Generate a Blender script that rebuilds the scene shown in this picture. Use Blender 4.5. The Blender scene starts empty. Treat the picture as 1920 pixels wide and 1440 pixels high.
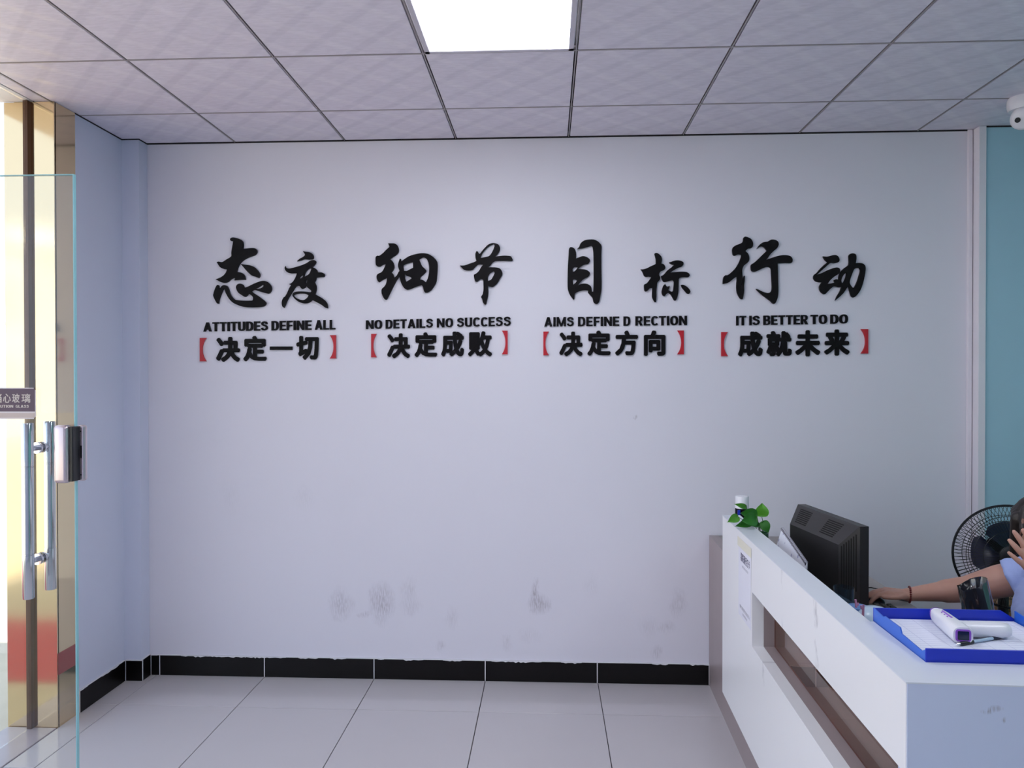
import bpy, bmesh, math, random
from mathutils import Vector, Matrix, noise
random.seed(7)
S = bpy.context.scene
COL = S.collection
R = math.radians
PI = math.pi

# ------------------------------------------------------------------ camera, world, lights, exposure
F_PX, YAW, PITCH, ROLL = 1389.9, -0.04803, -0.00843, -0.00105
CAM_Z, CEIL, WALL = 1.6203, 2.8953, 3.9454
fw = Vector((math.sin(YAW) * math.cos(PITCH), math.cos(YAW) * math.cos(PITCH), math.sin(PITCH)))
r0 = Vector((math.cos(YAW), -math.sin(YAW), 0)); u0 = r0.cross(fw)
RV = r0 * math.cos(ROLL) + u0 * math.sin(ROLL); UV = -r0 * math.sin(ROLL) + u0 * math.cos(ROLL)
cam_d = bpy.data.cameras.new('camera'); cam = bpy.data.objects.new('camera', cam_d); COL.objects.link(cam)
cam_d.sensor_fit = 'HORIZONTAL'; cam_d.sensor_width = 36.0; cam_d.lens = F_PX * 36.0 / 1920.0
cam_d.clip_start = 0.02; cam_d.clip_end = 200
m = Matrix((RV, UV, -fw)).transposed().to_4x4(); m.translation = (0, 0, CAM_Z)
cam.matrix_world = m
S.camera = cam
S.view_settings.view_transform = 'Standard'; S.view_settings.look = 'None'
S.view_settings.gamma = 1.0; S.view_settings.use_curve_mapping = False
S.view_settings.exposure = 0.02

W = bpy.data.worlds.new('overcast_sky'); S.world = W; W.use_nodes = True
wn = W.node_tree.nodes; wl = W.node_tree.links
bg = wn['Background']; bg.inputs[1].default_value = 1.85
bg.inputs[0].default_value = (0.70, 0.80, 1.0, 1)

sun_d = bpy.data.lights.new('sun', 'SUN'); sun_d.energy = 10.0; sun_d.angle = R(1.0); sun_d.color = (1.0, 0.95, 0.90)
sun = bpy.data.objects.new('sun', sun_d); COL.objects.link(sun); sun.location = (8, 2, 12)
sun.rotation_euler = Vector((0.50, -0.12, 0.86)).to_track_quat('Z', 'Y').to_euler()   # high over the roof: lights only the yard outside

def area(name, loc, rot, sx, sy, power, color, portal=False):
    l = bpy.data.lights.new(name, 'AREA'); l.shape = 'RECTANGLE'; l.size = sx; l.size_y = sy
    l.energy = power; l.color = color
    if portal: l.cycles.is_portal = True
    o = bpy.data.objects.new(name, l); COL.objects.link(o); o.location = loc; o.rotation_euler = rot
    return o
# portal guides sky light through the open glazed side (adds no light of its own)
area('sky_portal', (-2.56, 0.9, 1.45), (0, R(-90), 0), 2.9, 4.8, 1.0, (1, 1, 1), portal=True)

def at_y(px, py, y):
    d = fw + RV * ((px - 960) / F_PX) - UV * ((py - 720) / F_PX)
    t = y / d.y
    return Vector((d.x * t, y, CAM_Z + d.z * t))
def at_z(px, py, z):
    d = fw + RV * ((px - 960) / F_PX) - UV * ((py - 720) / F_PX)
    t = (z - CAM_Z) / d.z
    return Vector((d.x * t, d.y * t, z))

# ------------------------------------------------------------------ materials
def lin(c):
    return tuple(((v / 255) / 12.92 if v / 255 <= 0.04045 else ((v / 255 + 0.055) / 1.055) ** 2.4) for v in c)
def mat(name, rgb, rough=0.5, metal=0.0, spec=0.5, var=0.0, vscale=6.0, bump=0.0, bscale=60.0, trans=0.0, emit=None, estr=0.0, coat=0.0, sheen=0.0, sss=0.0):
    M = bpy.data.materials.new(name); M.use_nodes = True
    nt = M.node_tree; b = nt.nodes['Principled BSDF']
    c = (*rgb, 1)
    b.inputs['Base Color'].default_value = c
    b.inputs['Roughness'].default_value = rough; b.inputs['Metallic'].default_value = metal
    b.inputs['Specular IOR Level'].default_value = spec
    b.inputs['Transmission Weight'].default_value = trans
    b.inputs['Coat Weight'].default_value = coat
    if sss:
        b.inputs['Subsurface Weight'].default_value = sss
        b.inputs['Subsurface Radius'].default_value = (0.01, 0.004, 0.002)
    if emit:
        b.inputs['Emission Color'].default_value = (*emit, 1); b.inputs['Emission Strength'].default_value = estr
    tc = nt.nodes.new('ShaderNodeTexCoord')
    if var > 0:
        n = nt.nodes.new('ShaderNodeTexNoise'); n.inputs['Scale'].default_value = vscale; n.inputs['Detail'].default_value = 4
        nt.links.new(tc.outputs['Object'], n.inputs['Vector'])
        mx = nt.nodes.new('ShaderNodeMix'); mx.data_type = 'RGBA'
        mx.inputs[6].default_value = tuple(v * (1 - var) for v in rgb) + (1,)
        mx.inputs[7].default_value = tuple(min(1, v * (1 + var)) for v in rgb) + (1,)
        nt.links.new(n.outputs['Fac'], mx.inputs[0]); nt.links.new(mx.outputs[2], b.inputs['Base Color'])
    if bump > 0:
        n2 = nt.nodes.new('ShaderNodeTexNoise'); n2.inputs['Scale'].default_value = bscale; n2.inputs['Detail'].default_value = 3
        nt.links.new(tc.outputs['Object'], n2.inputs['Vector'])
        bp = nt.nodes.new('ShaderNodeBump'); bp.inputs['Strength'].default_value = bump; bp.inputs['Distance'].default_value = 0.002
        nt.links.new(n2.outputs['Fac'], bp.inputs['Height']); nt.links.new(bp.outputs['Normal'], b.inputs['Normal'])
    return M

def add_scuffs(M, marks, axes, dark, amount=1.0):
    """marks: (cx, cz, rx, rz, strength) in metres on the surface; axes = the two world coordinates used"""
    nt = M.node_tree; b = nt.nodes['Principled BSDF']
    geo = nt.nodes.new('ShaderNodeNewGeometry')
    sep = nt.nodes.new('ShaderNodeSeparateXYZ'); nt.links.new(geo.outputs['Position'], sep.inputs[0])
    comb = nt.nodes.new('ShaderNodeCombineXYZ')
    nt.links.new(sep.outputs[axes[0]], comb.inputs[0]); nt.links.new(sep.outputs[axes[1]], comb.inputs[1])
    total = None
    def math_(op, a, b_=None, clamp=False):
        n = nt.nodes.new('ShaderNodeMath'); n.operation = op; n.use_clamp = clamp
        for i, v in enumerate((a, b_)):
            if v is None: continue
            if isinstance(v, (int, float)): n.inputs[i].default_value = v
            else: nt.links.new(v, n.inputs[i])
        return n.outputs[0]
    warp = nt.nodes.new('ShaderNodeTexNoise'); warp.inputs['Scale'].default_value = 14; warp.inputs['Detail'].default_value = 4
    nt.links.new(comb.outputs[0], warp.inputs['Vector'])
    wv = nt.nodes.new('ShaderNodeVectorMath'); wv.operation = 'MULTIPLY_ADD'
    nt.links.new(warp.outputs['Color'], wv.inputs[0]); wv.inputs[1].default_value = (0.09, 0.07, 0); nt.links.new(comb.outputs[0], wv.inputs[2])
    for (cx, cz, rx, rz, s) in marks:
        mp = nt.nodes.new('ShaderNodeMapping'); mp.vector_type = 'POINT'
        mp.inputs['Location'].default_value = (-(cx + 0.045) / rx, -(cz + 0.035) / rz, 0)
        mp.inputs['Scale'].default_value = (1 / rx, 1 / rz, 0)
        nt.links.new(wv.outputs[0], mp.inputs[0])
        ln = nt.nodes.new('ShaderNodeVectorMath'); ln.operation = 'LENGTH'; nt.links.new(mp.outputs[0], ln.inputs[0])
        v = math_('SUBTRACT', 1.0, ln.outputs['Value'], True)
        v = math_('MULTIPLY', v, s)
        total = v if total is None else math_('MAXIMUM', total, v)
    st = nt.nodes.new('ShaderNodeTexNoise'); st.inputs['Scale'].default_value = 1.0; st.inputs['Detail'].default_value = 5
    mp = nt.nodes.new('ShaderNodeMapping'); mp.inputs['Scale'].default_value = (300, 26, 1); mp.inputs['Rotation'].default_value = (0, 0, 0.25)
    nt.links.new(comb.outputs[0], mp.inputs[0]); nt.links.new(mp.outputs[0], st.inputs['Vector'])
    k = math_('SUBTRACT', st.outputs['Fac'], 0.40, True); k = math_('MULTIPLY', k, 6.0, True)
    fac = math_('MULTIPLY', total, k, True); fac = math_('MULTIPLY', fac, amount, True)
    mx = nt.nodes.new('ShaderNodeMix'); mx.data_type = 'RGBA'; mx.inputs[7].default_value = (*dark, 1)
    inp = b.inputs['Base Color']
    if inp.links:
        nt.links.new(inp.links[0].from_socket, mx.inputs[6])
    else: mx.inputs[6].default_value = inp.default_value
    nt.links.new(fac, mx.inputs[0]); nt.links.new(mx.outputs[2], inp)

WALLC = (0.755, 0.735, 0.82)
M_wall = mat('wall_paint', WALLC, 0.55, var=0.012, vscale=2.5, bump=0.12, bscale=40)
M_wall2 = mat('wall_paint_shaded', (0.66, 0.69, 0.83), 0.55, var=0.02, vscale=2.0, bump=0.12, bscale=40)  # same wall paint, darker and bluer to hold the left side's shade
M_teal = mat('pale_teal_wall_paint', (0.38, 0.60, 0.72), 0.6, var=0.02, bump=0.1)
M_trimw = mat('white_corner_trim', (0.80, 0.77, 0.84), 0.4)
M_black = mat('black_stone_tile', (0.004, 0.003, 0.003), 0.3, spec=0.25, var=0.3, vscale=30)
M_grout = mat('white_grout', (0.75, 0.74, 0.78), 0.8)
M_dark = mat('dark_joint', (0.02, 0.017, 0.02), 0.9)
M_letter = mat('black_acrylic', (0.004, 0.003, 0.004), 0.5, spec=0.15)
M_red = mat('red_acrylic', (0.50, 0.008, 0.02), 0.4)
M_white = mat('white_laminate', (0.80, 0.80, 0.84), 0.35, var=0.01, bump=0.03, bscale=200)
M_whitetop = mat('white_laminate_top', (0.70, 0.73, 0.80), 0.3)
M_brown = mat('taupe_wood_laminate', (0.33, 0.27, 0.275), 0.35, var=0.08, vscale=8)
M_plastic_b = mat('charcoal_plastic', (0.022, 0.020, 0.022), 0.42, bump=0.15, bscale=900)
M_blackp = mat('black_plastic', (0.008, 0.008, 0.010), 0.35)
M_steel = mat('brushed_stainless', (0.62, 0.64, 0.68), 0.14, metal=1.0)
M_chrome = mat('polished_chrome', (0.72, 0.70, 0.74), 0.12, metal=1.0)
M_rose = mat('rose_silver_metal', (0.70, 0.60, 0.64), 0.28, metal=0.85)
M_blue = mat('blue_plastic', (0.012, 0.035, 0.50), 0.35, spec=0.4)
M_green = mat('green_leaf', (0.035, 0.20, 0.02), 0.35, var=0.35, vscale=30)
M_green2 = mat('light_green_leaf', (0.10, 0.36, 0.03), 0.35, var=0.3, vscale=30)
M_stem = mat('green_stem', (0.02, 0.09, 0.02), 0.5)
M_pot = mat('dark_green_pot', (0.03, 0.12, 0.045), 0.35)
M_paper = mat('white_paper', (0.82, 0.83, 0.88), 0.7)
M_ink = mat('dark_ink', (0.05, 0.04, 0.12), 0.7)
M_grey = mat('pale_grey_ink', (0.55, 0.54, 0.62), 0.7)
M_tape = mat('yellowed_tape', (0.78, 0.75, 0.62), 0.35)
M_skin = mat('skin', (0.50, 0.27, 0.21), 0.5, sss=0.15, var=0.06, vscale=12)
M_lip = mat('lip', (0.35, 0.09, 0.08), 0.45)
M_eyew = mat('eye_white', (0.75, 0.75, 0.75), 0.3)
M_hair = mat('dark_brown_hair', (0.010, 0.006, 0.005), 0.5, var=0.5, vscale=60, bump=0.4, bscale=180)
M_hair2 = mat('brown_fringe', (0.16, 0.075, 0.055), 0.4, var=0.4, vscale=60, bump=0.4, bscale=180)
M_shirt = mat('light_blue_cotton', (0.36, 0.44, 0.78), 0.8, var=0.06, vscale=9, bump=0.25, bscale=25)
M_pants = mat('dark_trousers', (0.02, 0.022, 0.035), 0.8)
M_bead = mat('red_bead', (0.14, 0.012, 0.012), 0.3)
M_gold = mat('mirror_gold_steel', (0.84, 0.66, 0.40), 0.12, metal=1.0)
M_redstrip = mat('painted_red_reflection', (0.30, 0.01, 0.03), 0.4)
M_wood = mat('amber_wood', (0.30, 0.14, 0.05), 0.5, var=0.3, vscale=10)
M_purple = mat('purple_plastic', (0.30, 0.10, 0.60), 0.35)
M_whitep = mat('white_plastic', (0.80, 0.80, 0.86), 0.3)
M_lcd = mat('dark_lcd', (0.012, 0.02, 0.05), 0.15)
M_fanblue = mat('dark_blue_blade', (0.008, 0.008, 0.035), 0.3)
M_bag = mat('black_shiny_film', (0.012, 0.013, 0.020), 0.12, spec=0.9, coat=1.0)
M_pale = mat('pale_blue_ceramic', (0.45, 0.58, 0.72), 0.25)
M_pink = mat('pink_plastic', (0.55, 0.25, 0.42), 0.4)
M_yel = mat('yellow_plastic', (0.65, 0.52, 0.10), 0.4)
M_bluecap = mat('steel_blue_plastic', (0.10, 0.22, 0.48), 0.35)
M_ground = mat('tan_paving', (0.56, 0.50, 0.38), 0.8, var=0.2, vscale=5)
M_carpet = mat('red_carpet', (0.50, 0.03, 0.05), 0.9)
M_stone = mat('grey_threshold_stone', (0.42, 0.37, 0.40), 0.2, var=0.1)
M_bldg = mat('pale_facade', (0.75, 0.76, 0.78), 0.8)
M_win = mat('green_window_glass', (0.42, 0.52, 0.55), 0.15)
M_lavrev = mat('lilac_white_laminate', (0.60, 0.57, 0.66), 0.4)

# ceiling tile: embossed weave with pale streaks
M_tile = mat('embossed_ceiling_tile', (0.66, 0.64, 0.72), 0.45)
nt = M_tile.node_tree; b = nt.nodes['Principled BSDF']
tc = nt.nodes.new('ShaderNodeNewGeometry')
mp = nt.nodes.new('ShaderNodeMapping'); mp.inputs['Rotation'].default_value = (0, 0, R(45)); nt.links.new(tc.outputs['Position'], mp.inputs[0])
wv = nt.nodes.new('ShaderNodeTexWave'); wv.inputs['Scale'].default_value = 1.9; wv.inputs['Distortion'].default_value = 0.3; nt.links.new(mp.outputs[0], wv.inputs[0])
cr = nt.nodes.new('ShaderNodeValToRGB'); cr.color_ramp.elements[0].position = 0.78; cr.color_ramp.elements[0].color = (0, 0, 0, 1); cr.color_ramp.elements[1].position = 0.96
nt.links.new(wv.outputs['Fac'], cr.inputs[0])
nz = nt.nodes.new('ShaderNodeTexNoise'); nz.inputs['Scale'].default_value = 26; mp2 = nt.nodes.new('ShaderNodeMapping'); mp2.inputs['Scale'].default_value = (1, 3.5, 1)
nt.links.new(tc.outputs['Position'], mp2.inputs[0]); nt.links.new(mp2.outputs[0], nz.inputs['Vector'])
mx = nt.nodes.new('ShaderNodeMix'); mx.data_type = 'RGBA'
mx.inputs[6].default_value = (0.85, 0.81, 0.93, 1); mx.inputs[7].default_value = (0.88, 0.84, 0.95, 1)
nt.links.new(cr.outputs[0], mx.inputs[0])
mpb = nt.nodes.new('ShaderNodeMapping'); mpb.inputs['Rotation'].default_value = (0, 0, R(-45)); nt.links.new(tc.outputs['Position'], mpb.inputs[0])
wvb = nt.nodes.new('ShaderNodeTexWave'); wvb.inputs['Scale'].default_value = 2.2; wvb.inputs['Distortion'].default_value = 0.3; nt.links.new(mpb.outputs[0], wvb.inputs[0])
crb = nt.nodes.new('ShaderNodeValToRGB'); crb.color_ramp.elements[0].position = 0.80; crb.color_ramp.elements[0].color = (1, 1, 1, 1); crb.color_ramp.elements[1].position = 0.95; crb.color_ramp.elements[1].color = (0.93, 0.93, 0.94, 1)
nt.links.new(wvb.outputs['Fac'], crb.inputs[0])
mxb = nt.nodes.new('ShaderNodeMix'); mxb.data_type = 'RGBA'; mxb.blend_type = 'MULTIPLY'; mxb.inputs[0].default_value = 1.0
nt.links.new(mx.outputs[2], mxb.inputs[6]); nt.links.new(crb.outputs[0], mxb.inputs[7])
mx3 = nt.nodes.new('ShaderNodeMix'); mx3.data_type = 'RGBA'; mx3.blend_type = 'MULTIPLY'; mx3.inputs[0].default_value = 0.22
nt.links.new(mxb.outputs[2], mx3.inputs[6]); nt.links.new(nz.outputs['Fac'], mx3.inputs[7])
nt.links.new(mx3.outputs[2], b.inputs['Base Color'])
rr = nt.nodes.new('ShaderNodeMapRange'); rr.inputs[3].default_value = 0.50; rr.inputs[4].default_value = 0.36
nt.links.new(cr.outputs[0], rr.inputs[0]); nt.links.new(rr.outputs[0], b.inputs['Roughness'])
bp = nt.nodes.new('ShaderNodeBump'); bp.inputs['Strength'].default_value = 0.25; bp.inputs['Distance'].default_value = 0.003
nt.links.new(nz.outputs['Fac'], bp.inputs['Height']); nt.links.new(bp.outputs['Normal'], b.inputs['Normal'])

M_runner = mat('ceiling_grid_runner', (0.34, 0.31, 0.33), 0.4)
M_floor = mat('polished_floor_tile', (0.55, 0.52, 0.54), 0.13, var=0.02, vscale=4)

def glass_mat(name, tint, refl=1.0, edge=None):
    M = bpy.data.materials.new(name); M.use_nodes = True; nt = M.node_tree; nt.nodes.clear()
    out = nt.nodes.new('ShaderNodeOutputMaterial'); mxs = nt.nodes.new('ShaderNodeMixShader')
    tr = nt.nodes.new('ShaderNodeBsdfTransparent'); tr.inputs[0].default_value = (*tint, 1)
    gl = nt.nodes.new('ShaderNodeBsdfGlossy'); gl.inputs['Roughness'].default_value = 0.02
    gl.inputs['Color'].default_value = (refl, refl, refl, 1)
    fr = nt.nodes.new('ShaderNodeFresnel')
    gg = nt.nodes.new('ShaderNodeNewGeometry'); mr = nt.nodes.new('ShaderNodeMapRange'); mr.inputs[3].default_value = 1.45; mr.inputs[4].default_value = 1 / 1.45
    nt.links.new(gg.outputs['Backfacing'], mr.inputs[0]); nt.links.new(mr.outputs[0], fr.inputs[0])
    nt.links.new(fr.outputs[0], mxs.inputs[0]); nt.links.new(tr.outputs[0], mxs.inputs[1]); nt.links.new(gl.outputs[0], mxs.inputs[2])
    nt.links.new(mxs.outputs[0], out.inputs[0]); return M
M_glass = glass_mat('clear_door_glass', (0.97, 0.985, 0.985))
M_glassedge = mat('green_glass_edge', (0.30, 0.62, 0.68), 0.15)
M_slottint = glass_mat('brown_shade_tint', (0.86, 0.62, 0.52))
M_diff = mat('lit_diffuser', (0.9, 0.9, 0.95), 0.5, emit=(0.90, 0.94, 1.0), estr=17.0)

# ------------------------------------------------------------------ mesh helpers
def link(name, me, M=None, parent=None, smooth=False):
    o = bpy.data.objects.new(name, me); COL.objects.link(o)
    if M is not None and not me.materials:
        for k in (M if isinstance(M, (list, tuple)) else [M]): me.materials.append(k)
    if parent is not None: o.parent = parent
    if smooth:
        for p in me.polygons: p.use_smooth = True
    return o
def finish(bm, name, M=None, parent=None, smooth=False, auto=None):
    bmesh.ops.recalc_face_normals(bm, faces=bm.faces)
    me = bpy.data.meshes.new(name); bm.to_mesh(me); bm.free()
    o = link(name, me, M, parent, smooth)
    if auto is not None:
        for p in me.polygons: p.use_smooth = True
        me.set_sharp_from_angle(angle=R(auto))
    return o
def tag(o, label=None, cat=None, group=None, kind=None):
    if label: o['label'] = label
    if cat: o['category'] = cat
    if group: o['group'] = group
    if kind: o['kind'] = kind
    return o
def empty(name, loc=(0, 0, 0), rz=0.0):
    o = bpy.data.objects.new(name, None); COL.objects.link(o); o.location = loc; o.rotation_euler = (0, 0, rz)
    o.empty_display_size = 0.1; return o
def box_into(bm, a, b_, bevel=0.0, seg=2, mi=0, mtx=None):
    x0, y0, z0 = a; x1, y1, z1 = b_
    r = bmesh.ops.create_cube(bm, size=1.0)
    vs = r['verts']
    for v in vs:
        v.co = Vector(((x0 + x1) / 2 + v.co.x * (x1 - x0), (y0 + y1) / 2 + v.co.y * (y1 - y0), (z0 + z1) / 2 + v.co.z * (z1 - z0)))
    if bevel > 0:
        es = list({e for v in vs for e in v.link_edges})
        rr_ = bmesh.ops.bevel(bm, geom=es, offset=bevel, segments=seg, affect='EDGES', profile=0.5)
        vs = list({v for f in rr_['faces'] for v in f.verts} | {v for v in vs if v.is_valid})
    if mtx is not None:
        for v in vs: v.co = mtx @ v.co
    if mi:
        for f in {f for v in vs for f in v.link_faces}: f.material_index = mi
    return vs
def box(name, a, b_, M, parent=None, bevel=0.0, seg=2, mtx=None):
    bm = bmesh.new(); box_into(bm, a, b_, bevel, seg, 0, mtx)
    return finish(bm, name, M, parent)
def frame_from(d):
    d = d.normalized(); up = Vector((0, 0, 1)) if abs(d.z) < 0.95 else Vector((0, 1, 0))
    a = d.cross(up).normalized(); return a, a.cross(d).normalized()
def tube_into(bm, pts, rad, seg=12, cap=True, closed=False):
    pts = [Vector(p) for p in pts]; n = len(pts)
    rads = rad if isinstance(rad, (list, tuple)) else [rad] * n
    rings = []
    a = None
    for i, p in enumerate(pts):
        if closed: d = pts[(i + 1) % n] - pts[i - 1]
        else: d = (pts[min(i + 1, n - 1)] - pts[max(i - 1, 0)])
        d.normalize()
        if a is None: a, b2 = frame_from(d)
        else:
            a = (a - d * a.dot(d)).normalized(); b2 = a.cross(d).normalized()
        rings.append([bm.verts.new(p + (a * math.cos(2 * PI * k / seg) + b2 * math.sin(2 * PI * k / seg)) * rads[i]) for k in range(seg)])
    for i in range(n if closed else n - 1):
        A = rings[i]; B = rings[(i + 1) % n]
        for k in range(seg): bm.faces.new((A[k], A[(k + 1) % seg], B[(k + 1) % seg], B[k]))
    if cap and not closed:
        bm.faces.new(rings[0]); bm.faces.new(rings[-1][::-1])
def tube(name, pts, rad, M, parent=None, seg=12, closed=False, auto=40):
    bm = bmesh.new(); tube_into(bm, pts, rad, seg, True, closed)
    return finish(bm, name, M, parent, auto=auto)
def lathe(name, prof, M, parent=None, seg=28, center=(0, 0, 0), auto=35, mtx=None):
    bm = bmesh.new(); rings = []
    for (r, z) in prof:
        if r < 1e-6: rings.append([bm.verts.new((0, 0, z))])
        else: rings.append([bm.verts.new((r * math.cos(2 * PI * k / seg), r * math.sin(2 * PI * k / seg), z)) for k in range(seg)])
    for A, B in zip(rings, rings[1:]):
        for k in range(seg):
            q = [A[k % len(A)], A[(k + 1) % len(A)], B[(k + 1) % len(B)], B[k % len(B)]]
            q2 = []
            for v in q:
                if v not in q2: q2.append(v)
            if len(q2) > 2: bm.faces.new(q2)
    for v in bm.verts:
        v.co = (mtx @ v.co if mtx is not None else v.co) + Vector(center)
    return finish(bm, name, M, parent, auto=auto)
def ellipsoid_into(bm, c, r, mtx=None, u=20, v=14):
    q = bmesh.ops.create_uvsphere(bm, u_segments=u, v_segments=v, radius=1.0)
    for w in q['verts']:
        p = Vector((w.co.x * r[0], w.co.y * r[1], w.co.z * r[2]))
        if mtx is not None: p = mtx @ p
        w.co = p + Vector(c)
    return q['verts']
def capsule_into(bm, a, b_, ra, rb, flat=1.0, flat_axis=None, caps=(True, True), seg=18):
    a = Vector(a); b_ = Vector(b_); d = (b_ - a); L = d.length; d.normalize()
    x, y = frame_from(d)
    if flat_axis is not None:
        y = Vector(flat_axis); y = (y - d * y.dot(d)).normalized(); x = y.cross(d).normalized()
    prof = []
    if caps[0]:
        for i in range(5): t = (i + 0.5) / 5 * PI / 2; prof.append((ra * math.sin(t), -ra * math.cos(t)))
    prof += [(ra, 0), (rb, L)]
    if caps[1]:
        for i in range(5): t = (i + 0.5) / 5 * PI / 2; prof.append((rb * math.cos(t), L + rb * math.sin(t)))
    rings = []
    for r_, z in prof:
        rings.append([bm.verts.new(a + d * z + x * (r_ * math.cos(2 * PI * k / seg)) + y * (r_ * flat * math.sin(2 * PI * k / seg))) for k in range(seg)])
    for A, B in zip(rings, rings[1:]):
        for k in range(seg): bm.faces.new((A[k], A[(k + 1) % seg], B[(k + 1) % seg], B[k]))
    bm.faces.new(rings[0][::-1]); bm.faces.new(rings[-1])
def fused(bm, name, M, parent, voxel=0.005, smooth=6, mod=None):
    """one continuous surface from overlapping volumes"""
    bmesh.ops.recalc_face_normals(bm, faces=bm.faces)
    me = bpy.data.meshes.new(name + '_raw'); bm.to_mesh(me); bm.free()
    sc2 = bpy.data.scenes.new('work'); o = bpy.data.objects.new(name + '_raw', me); sc2.collection.objects.link(o)
    md = o.modifiers.new('r', 'REMESH'); md.mode = 'VOXEL'; md.voxel_size = voxel; md.use_smooth_shade = True
    sm = o.modifiers.new('s', 'SMOOTH'); sm.factor = 0.5; sm.iterations = smooth
    vl_ = sc2.view_layers[0]; vl_.update(); dg = vl_.depsgraph
    me2 = bpy.data.meshes.new_from_object(o.evaluated_get(dg)); me2.name = name
    bpy.data.objects.remove(o); bpy.data.meshes.remove(me); bpy.data.scenes.remove(sc2)
    me2.materials.clear()
    if mod: mod(me2)
    return link(name, me2, M, parent, True)

# ------------------------------------------------------------------ setting: floor
XL, XR, YB = -2.27, 3.4, -1.6            # left wall face, right wall, wall behind the camera
floor = empty('floor'); tag(floor, kind='structure')
box('screed', (XL - 0.2, YB, -0.05), (XR, WALL, -0.008), M_dark, floor)
def tile_mesh(name, w, d, h, bev, M):
    bm = bmesh.new(); box_into(bm, (-w / 2, -d / 2, -h), (w / 2, d / 2, 0), bev, 1)
    bmesh.ops.recalc_face_normals(bm, faces=bm.faces)
    me = bpy.data.meshes.new(name); bm.to_mesh(me); bm.free(); me.materials.append(M); return me
cache = {}
def grid_tiles(parent, name, xs, ys, gap, z, h, M, skip=(), flip=False):
    for i in range(len(xs) - 1):
        for j in range(len(ys) - 1):
            if (i, j) in skip: continue
            w = round(xs[i + 1] - xs[i] - gap, 4); d = round(ys[j + 1] - ys[j] - gap, 4)
            if w < 0.01 or d < 0.01: continue
            k = (name, w, d)
            if k not in cache: cache[k] = tile_mesh(name, w, d, h, 0.0015, M)
            o = bpy.data.objects.new(name, cache[k]); COL.objects.link(o); o.parent = parent
            o.location = ((xs[i] + xs[i + 1]) / 2, (ys[j] + ys[j + 1]) / 2, z + (0 if not flip else h))
fx = sorted([XL] + [-1.534 + 0.6 * i for i in range(-1, 9) if XL < -1.534 + 0.6 * i < XR] + [XR])
fy = sorted([WALL] + [3.569 - 0.6 * j for j in range(0, 9) if 3.569 - 0.6 * j > YB] + [YB])
grid_tiles(floor, 'tile', fx, fy, 0.0035, 0.0, 0.01, M_floor)

# ceiling
ceil = empty('ceiling'); tag(ceil, kind='structure')
box('slab', (XL - 0.25, YB, CEIL + 0.03), (XR, WALL, CEIL + 0.08), M_dark, ceil)
cx = [-2.37] + [0.112 + 0.6 * i for i in range(-4, 6)] + [XR]
cy = sorted([WALL - 0.004] + [3.508 - 0.6 * j for j in range(0, 9) if 3.508 - 0.6 * j > YB] + [YB])
cx = [c for c in cx if c <= XR]
skip = []
for i in range(len(cx) - 1):
    for j in range(len(cy) - 1):
        if abs(cx[i] + 0.488) < 0.01 and (abs(cy[j] - 2.308) < 0.01 or abs(cy[j] + 0.092) < 0.01): skip.append((i, j))
        if abs(cx[i] - 1.912) < 0.01 and abs(cy[j] - 1.108) < 0.01: skip.append((i, j))
grid_tiles(ceil, 'ceiling_tile', cx, cy, 0.014, CEIL, 0.012, M_tile, skip, flip=True)
for x in cx[1:-1]: box('grid_runner', (x - 0.0025, YB, CEIL - 0.001), (x + 0.0025, WALL - 0.002, CEIL + 0.02), M_runner, ceil)
for y in cy[1:-1]: box('grid_runner', (-2.37, y - 0.004, CEIL - 0.0005), (XR, y + 0.004, CEIL + 0.018), M_runner, ceil)

for nm_, a_, b_ in (('a', (-2.176, WALL - 0.004, CEIL - 0.005), (2.163, WALL, CEIL + 0.01)), ('b', (XL, 3.858, CEIL - 0.005), (-2.172, 3.862, CEIL + 0.01)),
                    ('c', (XL, 3.465, CEIL - 0.005), (XL + 0.004, 3.862, CEIL + 0.01)), ('d', (-2.176, 3.862, CEIL - 0.005), (-2.172, WALL, CEIL + 0.01)), ('e', (2.222, 3.881, CEIL - 0.007), (XR, 3.885, CEIL + 0.01))):
    box('shadow_joint', a_, b_, M_dark, ceil)
# back wall
MARKS = [(639, 1133, .10, .13, .55), (715, 1131, .11, .17, .75), (766, 1108, .08, .12, .30), (770, 1135, .09, .08, .30), (1003, 1118, .05, .13, .9),
         (1010, 1132, .09, .09, .8), (1022, 1133, .05, .06, .6), (1273, 1131, .08, .11, .40), (847, 1159, .07, .09, .25), (1217, 1175, .10, .10, .18),
         (1249, 1177, .08, .06, .30), (1231, 1222, .06, .06, .45), (992, 1190, .10, .07, .14), (682, 1153, .06, .03, .5), (1110, 1097, .07, .1, .12),
         (1187, 783, .02, .02, .9), (826, 1208, .04, .05, .35), (430, 930, .10, .14, .10), (570, 930, .10, .12, .10), (950, 1205, .05, .06, .25)]
mk = []
for (px, py, rx, rz, s) in MARKS:
    q = at_y(px, py, WALL); mk.append((q.x, q.z, rx * 0.72, rz * 0.80, s * 0.85))
add_scuffs(M_wall, mk, (0, 2), (0.26, 0.22, 0.26))
wall_back = box('wall_back', (-2.47, WALL, -0.05), (XR + 0.1, WALL + 0.1, CEIL + 0.1), M_wall)
tag(wall_back, kind='structure')
# pilaster in the left corner
pil = box('wall_pilaster', (XL, 3.862, 0), (-2.176, WALL, CEIL), M_wall2); tag(pil, kind='structure')
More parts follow.
